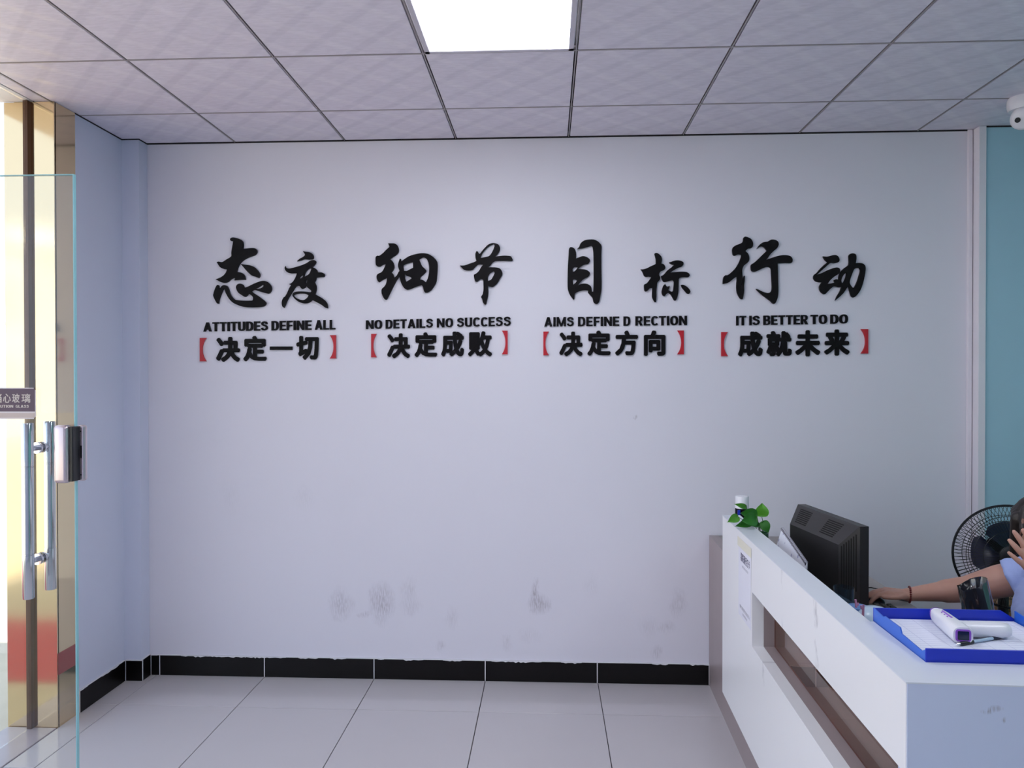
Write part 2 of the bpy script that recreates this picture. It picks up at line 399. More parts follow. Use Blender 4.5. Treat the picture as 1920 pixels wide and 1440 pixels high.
# left wall stub with cladding
wl_ = empty('wall_left'); tag(wl_, kind='structure')
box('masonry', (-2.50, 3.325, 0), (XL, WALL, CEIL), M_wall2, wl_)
box('clad_panel', (XL - 0.002, 3.318, 0), (XL + 0.004, 3.465, 2.892), M_gold, wl_)
box('clad_panel', (-2.376, 3.312, 0), (XL + 0.004, 3.3245, 2.892), M_gold, wl_)
box('clad_panel', (-2.505, 3.314, 0), (-2.398, 3.3245, 2.892), M_gold, wl_)
box('glazing_channel', (-2.398, 3.290, 0), (-2.376, 3.3245, 2.892), mat('bronze_channel', (0.10, 0.05, 0.03), 0.4, metal=0.6), wl_)
box('reflection_strip', (XL + 0.004, 3.3185, 0.245), (XL + 0.007, 3.465, 0.344), M_redstrip, wl_)  # painted strip standing in for a red reflection in the cladding
# remaining left side: piers beyond the glazing and behind the camera
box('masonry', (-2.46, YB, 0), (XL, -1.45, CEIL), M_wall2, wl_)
# header over the glazed side (outside edge)
box('header', (-2.62, -1.45, CEIL + 0.0), (-2.37, 3.32, CEIL + 0.25), M_bldg, wl_)
# right walls
wr = box('wall_right', (XR, YB, -0.05), (XR + 0.1, WALL, CEIL + 0.1), mat('teal_bounce_paint', (0.22, 0.56, 0.52), 0.6)); tag(wr, kind='structure')  # unseen wall; its green is invented to bounce teal onto the back wall
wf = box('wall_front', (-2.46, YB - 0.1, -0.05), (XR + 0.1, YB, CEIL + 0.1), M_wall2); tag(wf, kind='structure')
wp = box('wall_partition', (2.193, 3.885, 0), (XR, WALL, CEIL), M_teal); tag(wp, kind='structure')
t1 = box('trim_1', (2.163, 3.925, 0), (2.182, WALL, CEIL - 0.002), M_trimw, bevel=0.002); tag(t1, kind='structure')
t2 = box('trim_2', (2.186, 3.876, 0), (2.222, WALL, CEIL - 0.002), M_trimw, bevel=0.002); tag(t2, kind='structure')

# ------------------------------------------------------------------ baseboards: single black tiles with grout
def baseboard(name, segs, h, front, axis='x', parent=None, chips=True, seed=1):
    rnd = random.Random(seed)
    e = empty(name); tag(e, kind='structure')
    for (a, b_) in segs:
        if axis == 'x': box('tile', (a + 0.0025, front - 0.012, 0.001), (b_ - 0.0025, front - 0.002, h), M_black, e, bevel=0.001, seg=1)
        else: box('tile', (front + 0.002, a + 0.0025, 0.001), (front + 0.012, b_ - 0.0025, h), M_black, e, bevel=0.001, seg=1)
    a0, b0 = segs[0][0], segs[-1][1]
    if axis == 'x': box('grout', (a0, front - 0.0105, 0.001), (b0, front - 0.0005, h + 0.003), M_grout, e)
    else: box('grout', (front + 0.0005, a0, 0.001), (front + 0.0105, b0, h + 0.003), M_grout, e)
    if chips:
        bm = bmesh.new()
        x = a0
        while x < b0:
            w = rnd.uniform(0.01, 0.12)
            if rnd.random() < 0.5:
                n = max(2, int(w / 0.012)); prev = None
                for k in range(n + 1):
                    xx = min(x + w * k / n, b0); d = rnd.uniform(0.0, 0.004) * rnd.choice((0.4, 1, 1.6)) * (0 if k in (0, n) else 1) + 0.0006
                    P = (xx, front - 0.0128) if axis == 'x' else (front + 0.0128, xx)
                    v1 = bm.verts.new((P[0], P[1], h + 0.003)); v2 = bm.verts.new((P[0], P[1], h - d))
                    if prev: bm.faces.new((prev[0], v1, v2, prev[1]))
                    prev = (v1, v2)
            x += w
        r_ = bmesh.ops.extrude_face_region(bm, geom=list(bm.faces))
        for v in [g for g in r_['geom'] if isinstance(g, bmesh.types.BMVert)]:
            if axis == 'x': v.co.y += 0.003
            else: v.co.x -= 0.003
        finish(bm, 'paint_chips', M_grout, e)
    return e
xs = [-2.164, -2.115, -1.534, -0.934, -0.334, 0.262, 0.849]
baseboard('baseboard_back', list(zip(xs, xs[1:])), 0.108, WALL, seed=4)
baseboard('baseboard_desk', [(1.0, 1.40), (1.40, 1.55), (1.55, 2.163)], 0.108, WALL, seed=9)
baseboard('baseboard_pilaster', [(XL + 0.012, -2.164)], 0.108, 3.862, seed=5)
baseboard('baseboard_return', [(3.852, WALL - 0.012)], 0.112, -2.176, axis='y', seed=6)
baseboard('baseboard_left', [(3.467, 3.850)], 0.108, XL, axis='y', seed=7)
baseboard('baseboard_partition', [(2.222, 2.8), (2.8, XR)], 0.108, 3.885, seed=8, chips=False)

# ------------------------------------------------------------------ outside
gr = box('ground', (-40, -30, -0.14), (-2.506, 30, -0.03), M_ground); tag(gr, kind='structure')
th_ = box('trim_3', (-2.505, -1.45, -0.03), (XL, 3.31, 0.004), M_stone, bevel=0.003); tag(th_, kind='structure')
rc = box('door_mat', (-6.5, 1.75, -0.03), (-2.51, 2.75, -0.02), M_carpet, bevel=0.003)
tag(rc, 'red carpet runner outside the glass entrance on the tan paving', 'carpet')
bld = empty('building', (-16, 14, -0.03))
tag(bld, 'pale building across the yard, seen past the gold-clad jamb', 'building')
box('facade', (-1, -30, 0), (1, 30, 5.0), M_bldg, bld)
for k in range(12):
    for zz in (1.0, 3.2):
        w_ = box('window', (1.0, -28 + k * 4.7, zz), (1.05, -25.5 + k * 4.7, zz + 1.3), M_win, bld)

# glazing: fixed panes beside the door on the left side
for k, (a, b_) in enumerate([(2.36, 3.29), (0.36, 1.32), (-0.66, 0.34), (-1.44, -0.68)]):
    e = empty('window_%d' % (k + 1)); tag(e, kind='structure')
    box('pane', (-2.392, a, 0.006), (-2.382, b_, CEIL - 0.005), M_glass, e)

# open glass door, edge on to the room
DY = 2.30
door = empty('door_1', (-2.36, DY, 0)); tag(door, kind='structure')
E1 = -1.506 + 2.36
bm = bmesh.new(); box_into(bm, (0.01, -0.005, 0.012), (E1 - 0.003, 0.005, 2.268)); finish(bm, 'pane', M_glass, door)
box('polished_edge', (E1 - 0.003, -0.006, 0.012), (E1, 0.006, 2.270), M_glassedge, door)
box('polished_edge', (0.01, -0.006, 2.268), (E1 - 0.003, 0.006, 2.270), M_glassedge, door)
for zz in (0.012, 2.16):
    box('patch_fitting', (0.0, -0.018, zz), (0.16, 0.018, zz + 0.10), M_steel, door, bevel=0.004)
hx = -1.63 + 2.36
for sgn, yy in ((-1, -0.052), (1, 0.052)):
    pr = []
    for (z, r_) in [(0.928, 0.0), (0.928, 0.0155), (0.930, 0.0168), (1.065, 0.0168), (1.066, 0.0155), (1.069, 0.0155), (1.07, 0.0168),
                    (1.340, 0.0168), (1.341, 0.0155), (1.344, 0.0155), (1.345, 0.0168), (1.477, 0.0168), (1.480, 0.0155), (1.480, 0.0)]:
        pr.append((r_, z))
    lathe('handle', pr, M_steel, door, seg=24, center=(hx, yy, 0))
for zz in (1.398, 1.042):
    tube('standoff', [(hx, -0.05, zz), (hx, 0.05, zz)], 0.0085, M_steel, door, seg=16)
    for sgn in (-1, 1):
        tube('washer', [(hx, sgn * 0.006, zz), (hx, sgn * 0.013, zz)], 0.0185, M_chrome, door, seg=20)
# lock
lock = box('lock_case', (E1 - 0.052, -0.040, 1.288), (E1 - 0.006, -0.007, 1.472), M_rose, door, bevel=0.012, seg=4)
for p in lock.data.polygons: p.use_smooth = True
lock.data.set_sharp_from_angle(angle=R(50))
box('lock_gap', (E1 - 0.010, -0.028, 1.293), (E1 + 0.006, 0.012, 1.467), M_blackp, door, bevel=0.002)
box('strike_case', (E1 - 0.004, 0.009, 1.290), (E1 + 0.020, 0.030, 1.470), M_rose, door, bevel=0.008, seg=3)
box('latch_slot', (E1 + 0.0085, 0.0065, 1.364), (E1 + 0.0125, 0.0105, 1.404), M_blackp, door)
for zz in (1.31, 1.45):
    tube('screw', [(E1 + 0.009, 0.008, zz), (E1 + 0.009, 0.012, zz)], 0.0022, M_blackp, door, seg=8)

# ------------------------------------------------------------------ lettering helpers
_txt = {}
def block_letter(ch):
    """heavy condensed sans capitals from polygons: unit height, stem 0.2"""
    P = []; st = 0.205; hb = 0.165
    def rc(x0, y0, x1, y1): P.append([(x0, y0), (x1, y0), (x1, y1), (x0, y1)])
    def se(a, cx, cy, rx, ry, e=2.5):
        c_, s_ = math.cos(a), math.sin(a)
        return (cx + rx * math.copysign(abs(c_) ** (2 / e), c_), cy + ry * math.copysign(abs(s_) ** (2 / e), s_))
    def arc(cx, cy, rx, ry, a0, a1, sx=st, sy=hb, n=14):
        A = [R(a0 + (a1 - a0) * k / n) for k in range(n + 1)]
        for p, q in zip(A, A[1:]): P.append([se(p, cx, cy, rx, ry), se(q, cx, cy, rx, ry), se(q, cx, cy, rx - sx, ry - sy), se(p, cx, cy, rx - sx, ry - sy)])
    if ch == 'I': rc(0, 0, st, 1)
    elif ch == 'L': rc(0, 0, st, 1); rc(st, 0, 0.52, hb)
    elif ch == 'E': rc(0, 0, st, 1); rc(st, 0, 0.54, hb); rc(st, 0.42, 0.51, 0.58); rc(st, 1 - hb, 0.54, 1)
    elif ch == 'F': rc(0, 0, st, 1); rc(st, 0.41, 0.48, 0.57); rc(st, 1 - hb, 0.52, 1)
    elif ch == 'T': rc(0.29 - st / 2, 0, 0.29 + st / 2, 1 - hb); rc(0, 1 - hb, 0.58, 1)
    elif ch == 'N': rc(0, 0, st - .01, 1); rc(0.66 - st + .01, 0, 0.66, 1); P.append([(0, 1), (0.20, 1), (0.66, 0), (0.46, 0)])
    elif ch == 'M': rc(0, 0, st - .02, 1); rc(0.82 - st + .02, 0, 0.82, 1); P.append([(0, 1), (0.21, 1), (0.50, 0), (0.33, 0)]); P.append([(0.61, 1), (0.82, 1), (0.49, 0), (0.32, 0)])
    elif ch == 'A':
        P.append([(0, 0), (0.21, 0), (0.46, 1), (0.25, 1)]); P.append([(0.71, 0), (0.50, 0), (0.25, 1), (0.46, 1)]); rc(0.17, 0.20, 0.54, 0.36)
    elif ch == 'U': rc(0, 0.34, st, 1); rc(0.62 - st, 0.34, 0.62, 1); arc(0.31, 0.35, 0.31, 0.36, 180, 360)
    elif ch == 'O': arc(0.33, 0.5, 0.33, 0.515, 0, 360, n=28)
    elif ch == 'C': arc(0.32, 0.5, 0.32, 0.515, 38, 322, n=22)
    elif ch == 'G': arc(0.32, 0.5, 0.32, 0.515, 42, 330, n=22); rc(0.34, 0.36, 0.64, 0.52); rc(0.50, 0.02, 0.64, 0.5)
    elif ch == 'D': rc(0, 0, st, 1); rc(st - .01, 0, 0.30, hb); rc(st - .01, 1 - hb, 0.30, 1); arc(0.29, 0.5, 0.33, 0.5, -90, 90)
    elif ch == 'B':
        rc(0, 0, st, 1)
        for y0, y1, x in ((0.0, 0.55, 0.60), (0.45, 1.0, 0.57)):
            rc(st - .01, y0, 0.33, y0 + 0.14); rc(st - .01, y1 - 0.13, 0.33, y1); arc(0.32, (y0 + y1) / 2, x - 0.32, (y1 - y0) / 2, -90, 90, sx=0.19, sy=0.135, n=10)
    elif ch == 'R':
        rc(0, 0, st, 1); y0, y1 = 0.40, 1.0; rc(st - .01, y0, 0.33, y0 + 0.15); rc(st - .01, y1 - 0.15, 0.33, y1); arc(0.32, 0.70, 0.27, 0.30, -90, 90, sx=0.19, sy=0.15, n=10)
        P.append([(0.24, 0.42), (0.44, 0.44), (0.62, 0), (0.40, 0)])
    elif ch == 'S':
        sp = [(.50, .70), (.485, .81), (.42, .885), (.31, .915), (.20, .89), (.125, .82), (.11, .73), (.15, .64), (.25, .575), (.36, .53), (.46, .47), (.51, .38), (.51, .26), (.45, .15), (.31, .085), (.19, .11), (.115, .18), (.095, .30)]
        L_ = []; w = 0.095
        for i, p in enumerate(sp):
            a_, b_ = sp[max(i - 1, 0)], sp[min(i + 1, len(sp) - 1)]; dx, dy = b_[0] - a_[0], b_[1] - a_[1]; l_ = math.hypot(dx, dy)
            L_.append(((p[0] - dy / l_ * w, p[1] + dx / l_ * w * 0.9), (p[0] + dy / l_ * w, p[1] - dx / l_ * w * 0.9)))
        for (a_, b_), (c_, d_) in zip(L_, L_[1:]): P.append([a_, c_, d_, b_])
    V_, F_ = [], []
    for k, poly in enumerate(P):
        ar = sum(p[0] * q[1] - q[0] * p[1] for p, q in zip(poly, poly[1:] + poly[:1]))
        if ar < 0: poly = poly[::-1]
        n = len(V_); m_ = len(poly)
        V_ += [(x, y, 0.0) for x, y in poly] + [(x, y, 1.0 - 0.004 * (k % 5)) for x, y in poly]
        F_ += [tuple(range(n + m_ - 1, n - 1, -1)), tuple(range(n + m_, n + 2 * m_))] + [(n + i, n + (i + 1) % m_, n + m_ + (i + 1) % m_, n + m_ + i) for i in range(m_)]
    return V_, F_
def glyph(ch, bold):
    """solid of one character in em units; bold = outline grown by that many em (overlaid shifted copies)"""
    key = (ch, bold)
    if key in _txt: return _txt[key]
    if 'A' <= ch <= 'Z':
        V_, F_ = block_letter(ch); xs_ = [v[0] for v in V_]; ys_ = [v[1] for v in V_]
        _txt[key] = (V_, F_, min(xs_), max(xs_), min(ys_), max(ys_)); return _txt[key]
    c = bpy.data.curves.new('t', 'FONT'); c.body = ch; c.resolution_u = 3; c.extrude = 0.5; c.fill_mode = 'BOTH'
    o = bpy.data.objects.new('t', c)
    me = bpy.data.meshes.new_from_object(o)
    bpy.data.objects.remove(o); bpy.data.curves.remove(c)
    co = [v.co.copy() for v in me.vertices]; fc = [tuple(p.vertices) for p in me.polygons]
    bpy.data.meshes.remove(me)
    V_, F_ = [], []
    sh = [(0, 0)] if bold == 0 else [(bold * math.cos(PI * k / 4 + PI / 8), bold * math.sin(PI * k / 4 + PI / 8)) for k in range(8)]
    if bold > 0.03: sh.append((0, 0))
    for k, (dx, dy) in enumerate(sh):
        n = len(V_); V_ += [(p.x + dx, p.y + dy, 1.0 - 0.012 * k if p.z > 0 else 0.0) for p in co]; F_ += [tuple(n + i for i in f) for f in fc]
    xs_ = [v[0] for v in V_]; ys_ = [v[1] for v in V_]
    _txt[key] = (V_, F_, min(xs_), max(xs_), min(ys_), max(ys_)); return _txt[key]
def place_glyph(name, ch, bold, P00, P10, P01, depth, nrm, M, parent=None):
    """fit the glyph's box to origin P00, right corner P10, top corner P01"""
    V_, F_, x0, x1, y0, y1 = glyph(ch, bold)
    ex = P10 - P00; ey = P01 - P00; out = []
    for (x, y, z) in V_:
        out.append(P00 + ex * ((x - x0) / (x1 - x0)) + ey * ((y - y0) / (y1 - y0)) + nrm * (depth * z))
    base = Vector((0, 0, 0))
    if parent is None:
        c = sum(out, Vector()) / len(out); base = Vector((c.x, c.y, min(v.z for v in out)))
    me = bpy.data.meshes.new(name); me.from_pydata([v - base for v in out], [], F_); me.materials.append(M); me.update()
    o = bpy.data.objects.new(name, me); COL.objects.link(o); o.location = base
    if parent is not None: o.parent = parent
    return o
N_OUT = Vector((0, -1, 0))
def wp_(px, py): return at_y(px, py, WALL - 0.0005)
def catmull(pts, sub=3):
    out = []; n = len(pts)
    for i in range(n):
        p0, p1, p2, p3 = (Vector(pts[(i + k - 1) % n]) for k in range(4))
        # corner kept sharp when the turn is strong
        def turn(a, b_, c):
            d1 = (b_ - a); d2 = (c - b_)
            return d1.angle(d2) if d1.length and d2.length else 0
        t1 = Vector((0, 0)) if turn(p0, p1, p2) > 1.15 else (p2 - p0) * 0.5
        t2 = Vector((0, 0)) if turn(p1, p2, p3) > 1.15 else (p3 - p1) * 0.5
        L = (p2 - p1).length
        for tt in (t1, t2):
            if tt.length > L: tt *= L / tt.length
        for k in range(sub):
            t = k / sub; a = 2 * t**3 - 3 * t**2 + 1; b_ = t**3 - 2 * t**2 + t; c = -2 * t**3 + 3 * t**2; d = t**3 - t**2
            out.append(p1 * a + t1 * b_ + p2 * c + t2 * d)
    return out
def shape_object(name, loops, off, sc, depth, M, smooth=True):
    """cut-out letter: outline loops (with holes) on the wall plane, extruded"""
    cu = bpy.data.curves.new('c', 'CURVE'); cu.dimensions = '2D'; cu.fill_mode = 'BOTH'; cu.extrude = depth / 2
    for lp in loops:
        pts = catmull(lp) if smooth else [Vector(p) for p in lp]
        sp = cu.splines.new('POLY'); sp.points.add(len(pts) - 1); sp.use_cyclic_u = True
        for q, p in zip(sp.points, pts):
            w = wp_(off[0] + p.x / sc, off[1] + p.y / sc); q.co = (w.x, w.z, 0, 1)
    o = bpy.data.objects.new('c', cu)
    me = bpy.data.meshes.new_from_object(o)
    bpy.data.objects.remove(o); bpy.data.curves.remove(cu)
    for v in me.vertices: v.co = Vector((v.co.x, WALL - 0.0005 - depth / 2 + v.co.z, v.co.y))
    base = Vector((sum(v.co.x for v in me.vertices) / len(me.vertices), WALL, min(v.co.z for v in me.vertices)))
    for v in me.vertices: v.co -= base
    bm_ = bmesh.new(); bm_.from_mesh(me); bmesh.ops.recalc_face_normals(bm_, faces=bm_.faces); bm_.to_mesh(me); bm_.free()
    me.materials.clear(); me.materials.append(M)
    ob = bpy.data.objects.new(name, me); COL.objects.link(ob); ob.location = base
    return ob

SC = 1749 / 340.0
O1, O2, O3, O4 = (360, 420), (670, 420), (1000, 420), (1320, 420)
CALLI = [
 ('first large brush-style character of the slogan, on the left above ATTITUDES', O1, [
  [(375,150),(385,138),(405,133),(440,140),(475,152),(497,172),(503,205),(498,242),(545,238),(590,235),(620,240),(635,262),(630,285),(612,302),(570,318),(530,335),(495,358),(470,385),(455,410),(445,440),(440,465),(465,468),(495,478),(515,500),(523,540),(480,540),(415,545),(425,530),(410,522),(385,535),(355,560),(320,570),(280,560),(237,535),(275,522),(310,500),(335,470),(345,440),(310,435),(280,420),(262,395),(247,370),(265,365),(300,370),(340,345),(375,325),(388,310),(387,280),(393,240),(400,200),(405,172),(395,168),(382,165)],
  [(475,388),(520,395),(570,402),(610,420),(640,450),(660,480),(663,505),(650,524),(620,512),(585,500),(560,480),(530,450),(505,420)],
  [(260,590),(268,600),(270,640),(280,620),(298,598),(320,592),(345,600),(360,625),(372,665),(390,700),(420,730),(460,738),(520,742),(590,740),(598,720),(590,700),(565,680),(550,672),(545,685),(520,705),(490,690),(455,665),(440,640),(432,610),(445,585),(470,577),(495,585),(505,600),(512,618),(550,605),(600,580),(650,560),(690,550),(730,558),(760,585),(775,615),(772,645),(755,668),(735,673),(700,665),(650,650),(605,637),(582,652),(600,668),(650,700),(690,730),(718,755),(720,775),(700,795),(660,803),(580,806),(500,800),(440,780),(395,755),(360,715),(335,670),(322,635),(315,620),(305,640),(285,690),(268,740),(265,770),(250,768),(230,735),(213,695),(215,675),(225,640),(240,605),(250,592)],
  [(615,628),(650,612),(685,588),(696,585),(695,605),(670,622),(640,628)]]),
 ('smaller brush-style character to the right of the first one, above DEFINE ALL', O1, [
  [(1075,262),(1100,270),(1140,275),(1165,290),(1178,312),(1177,335),(1165,343),(1130,345),(1090,342),(1060,352),(1020,362),(1045,338),(1070,325),(1092,308),(1095,295),(1085,280)],
  [(905,407),(915,425),(945,432),(1000,420),(1060,402),(1110,380),(1150,355),(1180,350),(1200,360),(1200,378),(1185,400),(1165,420),(1185,425),(1210,445),(1220,468),(1255,470),(1280,482),(1285,500),(1278,512),(1240,515),(1205,520),(1200,545),(1190,565),(1205,600),(1205,640),(1195,680),(1230,700),(1270,725),(1300,755),(1312,780),(1316,815),(1290,808),(1260,785),(1215,760),(1165,735),(1150,750),(1120,765),(1080,767),(1040,755),(1005,730),(982,705),(975,685),(985,665),(1010,655),(1060,652),(1110,655),(1150,660),(1158,650),(1150,640),(1120,615),(1105,595),(1100,610),(1085,622),(1065,628),(1040,600),(1010,605),(985,640),(960,680),(930,730),(905,790),(895,810),(880,800),(872,770),(875,740),(890,710),(905,700),(925,665),(945,620),(962,592),(940,582),(965,572),(990,545),(1010,505),(1018,478),(1000,477),(960,478),(925,468),(905,445),(900,425)],
  [(1087,515),(1095,480),(1115,450),(1140,430),(1158,432),(1148,460),(1135,485),(1112,500)],
  [(1042,522),(1058,502),(1078,497),(1076,512),(1055,528)],
  [(1100,570),(1108,540),(1118,530),(1115,560),(1107,578)],
  [(985,690),(1005,678),(1050,672),(1100,675),(1130,690),(1120,710),(1085,735),(1045,730),(1005,712)]]),
 ('large brush-style character with a boxy right half, above NO DETAILS', O2, [
  [(300,190),(330,190),(365,192),(390,210),(403,245),(400,275),(380,300),(345,322),(320,340),(345,365),(358,395),(360,425),(350,450),(335,470),(352,490),(360,520),(380,505),(402,465),(410,455),(400,425),(397,395),(405,360),(415,335),(425,345),(425,365),(460,340),(500,315),(560,295),(620,285),(680,290),(720,310),(755,340),(775,375),(777,430),(772,500),(765,560),(745,600),(715,640),(680,662),(655,662),(643,640),(635,610),(625,592),(590,600),(550,615),(510,632),(480,635),(455,620),(430,580),(415,535),(408,510),(385,545),(360,590),(335,640),(310,690),(290,728),(270,730),(250,700),(238,665),(240,630),(265,605),(280,580),(288,545),(290,522),(260,535),(235,550),(215,565),(200,550),(190,520),(193,495),(210,480),(240,465),(262,430),(278,390),(250,395),(225,412),(200,412),(183,395),(180,350),(182,320),(200,308),(215,310),(250,285),(285,250),(312,225),(310,210)],
  [(447,400),(480,385),(540,370),(542,425),(510,440),(480,455),(452,452)],
  [(460,480),(475,500),(520,515),(525,530),(500,545),(475,560),(465,530)],
  [(600,345),(635,325),(665,335),(685,365),(695,410),(695,460),(685,520),(665,565),(640,545),(620,540),(610,545),(612,515),(640,490),(665,465),(668,450),(650,430),(625,405),(612,375)]]),
 ('brush-style character with a long crossbar and a descending stem, above NO SUCCESS', O2, [
  [(1150,265),(1165,270),(1168,285),(1185,290),(1200,270),(1225,240),(1260,205),(1300,188),(1335,190),(1365,205),(1378,235),(1372,265),(1355,290),(1330,318),(1370,312),(1420,308),(1475,312),(1490,325),(1502,350),(1490,360),(1440,358),(1380,358),(1330,360),(1305,375),(1285,400),(1262,420),(1310,420),(1360,425),(1385,440),(1400,470),(1395,500),(1375,530),(1360,560),(1335,590),(1305,610),(1280,605),(1262,600),(1265,650),(1262,700),(1252,740),(1245,775),(1230,780),(1215,760),(1205,725),(1195,705),(1210,680),(1218,640),(1218,590),(1215,545),(1195,530),(1180,540),(1160,558),(1140,555),(1128,520),(1125,492),(1150,478),(1175,455),(1195,420),(1215,395),(1170,392),(1140,415),(1110,445),(1060,450),(1025,440),(990,403),(1035,402),(1085,385),(1130,370),(1150,358),(1142,330),(1140,290)],
  [(1190,330),(1205,290),(1240,245),(1280,212),(1318,196),(1325,215),(1315,245),(1295,285),(1272,312),(1235,322)],
  [(1262,550),(1262,510),(1285,475),(1318,458),(1325,475),(1310,510),(1290,540)]]),
 ('tall narrow boxed brush-style character, above AIMS DEFINE', O3, [
  [(422,243),(440,225),(455,190),(485,165),(520,155),(580,153),(620,170),(650,200),(658,225),(655,300),(655,450),(657,560),(655,640),(645,700),(635,750),(620,770),(600,772),(580,755),(570,715),(545,685),(525,660),(530,645),(500,640),(460,645),(420,660),(400,675),(395,725),(385,730),(370,710),(350,680),(335,640),(330,600),(330,500),(333,400),(340,300),(343,245),(355,228),(375,228),(400,245),(411,280),(411,335),(440,325),(475,313),(510,320),(540,340),(545,360),(530,385),(490,395),(455,415),(430,435),(470,438),(510,445),(540,465),(545,485),(530,510),(490,530),(455,560),(430,595),(460,580),(495,577),(530,585),(555,605),(560,625),(565,655),(577,655),(580,560),(580,400),(578,280),(570,225),(560,213),(520,225),(470,238)],
  [(380,435),(400,415),(428,420),(415,440),(395,460),(380,465)],
  [(380,545),(395,535),(420,545),(410,565),(385,587)]]),
 ('brush-style character in three pieces with a dot at its right, above RECTION', O3, [
  [(1165,290),(1180,282),(1205,290),(1230,315),(1238,345),(1232,385),(1255,392),(1270,415),(1268,435),(1250,450),(1225,460),(1210,490),(1222,520),(1215,545),(1195,565),(1190,600),(1185,650),(1185,700),(1180,755),(1170,757),(1155,735),(1143,700),(1145,620),(1125,620),(1105,640),(1085,653),(1070,645),(1065,610),(1068,585),(1090,575),(1115,545),(1135,515),(1110,510),(1080,512),(1065,500),(1050,465),(1033,440),(1055,440),(1090,430),(1130,410),(1165,395),(1178,385),(1178,345),(1170,310)],
  [(1305,375),(1325,368),(1365,355),(1405,355),(1440,368),(1445,390),(1430,412),(1400,422),(1370,438),(1345,452),(1320,470),(1375,465),(1420,462),(1470,465),(1498,480),(1505,500),(1490,515),(1440,515),(1415,520),(1400,535),(1398,600),(1395,660),(1385,710),(1370,740),(1355,738),(1342,715),(1320,680),(1300,665),(1282,675),(1265,697),(1245,690),(1235,660),(1240,630),(1250,600),(1268,580),(1280,600),(1290,605),(1312,598),(1310,615),(1300,640),(1330,655),(1345,645),(1350,610),(1352,560),(1340,545),(1295,555),(1255,560),(1235,530),(1230,505),(1255,490),(1290,450),(1330,420),(1355,395),(1330,392)],
  [(1420,590),(1440,588),(1475,605),(1500,630),(1512,655),(1500,675),(1480,672),(1455,645),(1430,615)]]),
 ('large brush-style character with an open hooked right half, above IT IS BETTER', O4, [
  [(375,140),(390,125),(420,132),(450,150),(468,185),(465,220),(450,235),(420,240),(395,265),(420,290),(432,325),(428,360),(405,385),(380,405),(365,440),(365,480),(370,540),(353,600),(358,603),(370,560),(380,510),(388,500),(388,540),(382,600),(382,650),(375,700),(368,728),(350,725),(330,700),(313,660),(308,600),(312,540),(310,510),(280,530),(250,555),(220,572),(178,580),(178,550),(185,515),(205,495),(215,498),(240,485),(280,450),(310,415),(335,370),(352,325),(355,300),(325,295),(295,308),(275,300),(268,260),(275,230),(300,210),(340,195),(370,175)],
  [(505,242),(530,205),(565,180),(610,172),(640,155),(675,155),(705,170),(715,200),(700,235),(665,265),(635,295),(610,330),(595,348),(660,325),(720,308),(775,303),(825,312),(848,340),(845,370),(830,380),(780,378),(705,382),(708,450),(710,550),(712,640),(708,700),(695,740),(680,768),(660,770),(635,745),(600,720),(560,690),(525,660),(495,628),(520,635),(560,655),(610,668),(640,655),(650,620),(648,560),(643,480),(638,430),(605,415),(560,430),(520,450),(480,463),(455,455),(448,430),(450,395),(480,375),(520,340),(560,300),(600,262),(590,245),(570,225),(545,218)]]),
 ('last brush-style character of the slogan, furthest right, above TO DO', O4, [
  [(1140,315),(1180,318),(1230,305),(1265,303),(1290,320),(1300,350),(1290,370),(1255,380),(1215,378),(1180,405),(1140,440),(1100,475),(1080,492),(1130,475),(1180,450),(1240,428),(1275,422),(1300,432),(1305,460),(1290,485),(1250,510),(1210,545),(1185,580),(1220,575),(1255,565),(1245,545),(1265,535),(1290,540),(1295,500),(1315,460),(1350,425),(1385,400),(1392,360),(1390,310),(1405,290),(1435,287),(1458,300),(1462,340),(1455,380),(1490,378),(1525,385),(1548,410),(1550,450),(1538,520),(1520,590),(1495,650),(1460,695),(1435,710),(1415,700),(1400,660),(1385,600),(1370,620),(1340,665),(1300,705),(1258,740),(1275,700),(1305,650),(1320,610),(1290,612),(1270,605),(1245,605),(1215,625),(1185,655),(1160,678),(1135,670),(1110,640),(1107,600),(1130,565),(1095,562),(1065,550),(1050,525),(1055,495),(1080,475),(1110,440),(1150,400),(1185,372),(1160,350)],
  [(1370,472),(1360,515),(1338,565),(1322,572),(1317,545),(1332,505),(1350,482)],
  [(1490,425),(1500,450),(1488,500),(1465,570),(1440,615),(1425,615),(1400,580),(1398,555),(1415,500),(1440,440),(1465,425)]]),
]
for (lab, off, loops) in CALLI:
    o = shape_object('calligraphy_character', loops, off, SC, 0.012, M_letter)
    tag(o, 'black ' + lab, 'letter', 'brush-style slogan characters')

LATIN = [  # offset, (baseline left y, right y), (top left y, right y), words
 (O1, (1038, 1018), (950, 925), (115, 1385), [('ATTITUDES', 115, 735), ('DEFINE', 770, 1155), ('ALL', 1188, 1385)], 'the left-hand English line ATTITUDES DEFINE ALL'),
 (O2, (1015, 983), (930, 893), (85, 1480), [('NO', 85, 242), ('DETAILS', 275, 730), ('NO', 768, 925), ('SUCCESS', 962, 1480)], 'the English line NO DETAILS NO SUCCESS'),
 (O3, (990, 976), (900, 886), (105, 1480), [('AIMS', 105, 390), ('DEFINE', 430, 828), ('D', 868, 935), ('RECTION', 983, 1480)], 'the English line AIMS DEFINE D RECTION'),
 (O4, (980, 960), (888, 872), (308, 1385), [('IT', 308, 405), ('IS', 435, 535), ('BETTER', 570, 1000), ('TO', 1025, 1185), ('DO', 1215, 1385)], 'the right-hand English line IT IS BETTER TO DO'),
]
LB = 0.032
ORD = ['first', 'second', 'third', 'fourth', 'fifth', 'sixth', 'seventh', 'eighth', 'ninth']
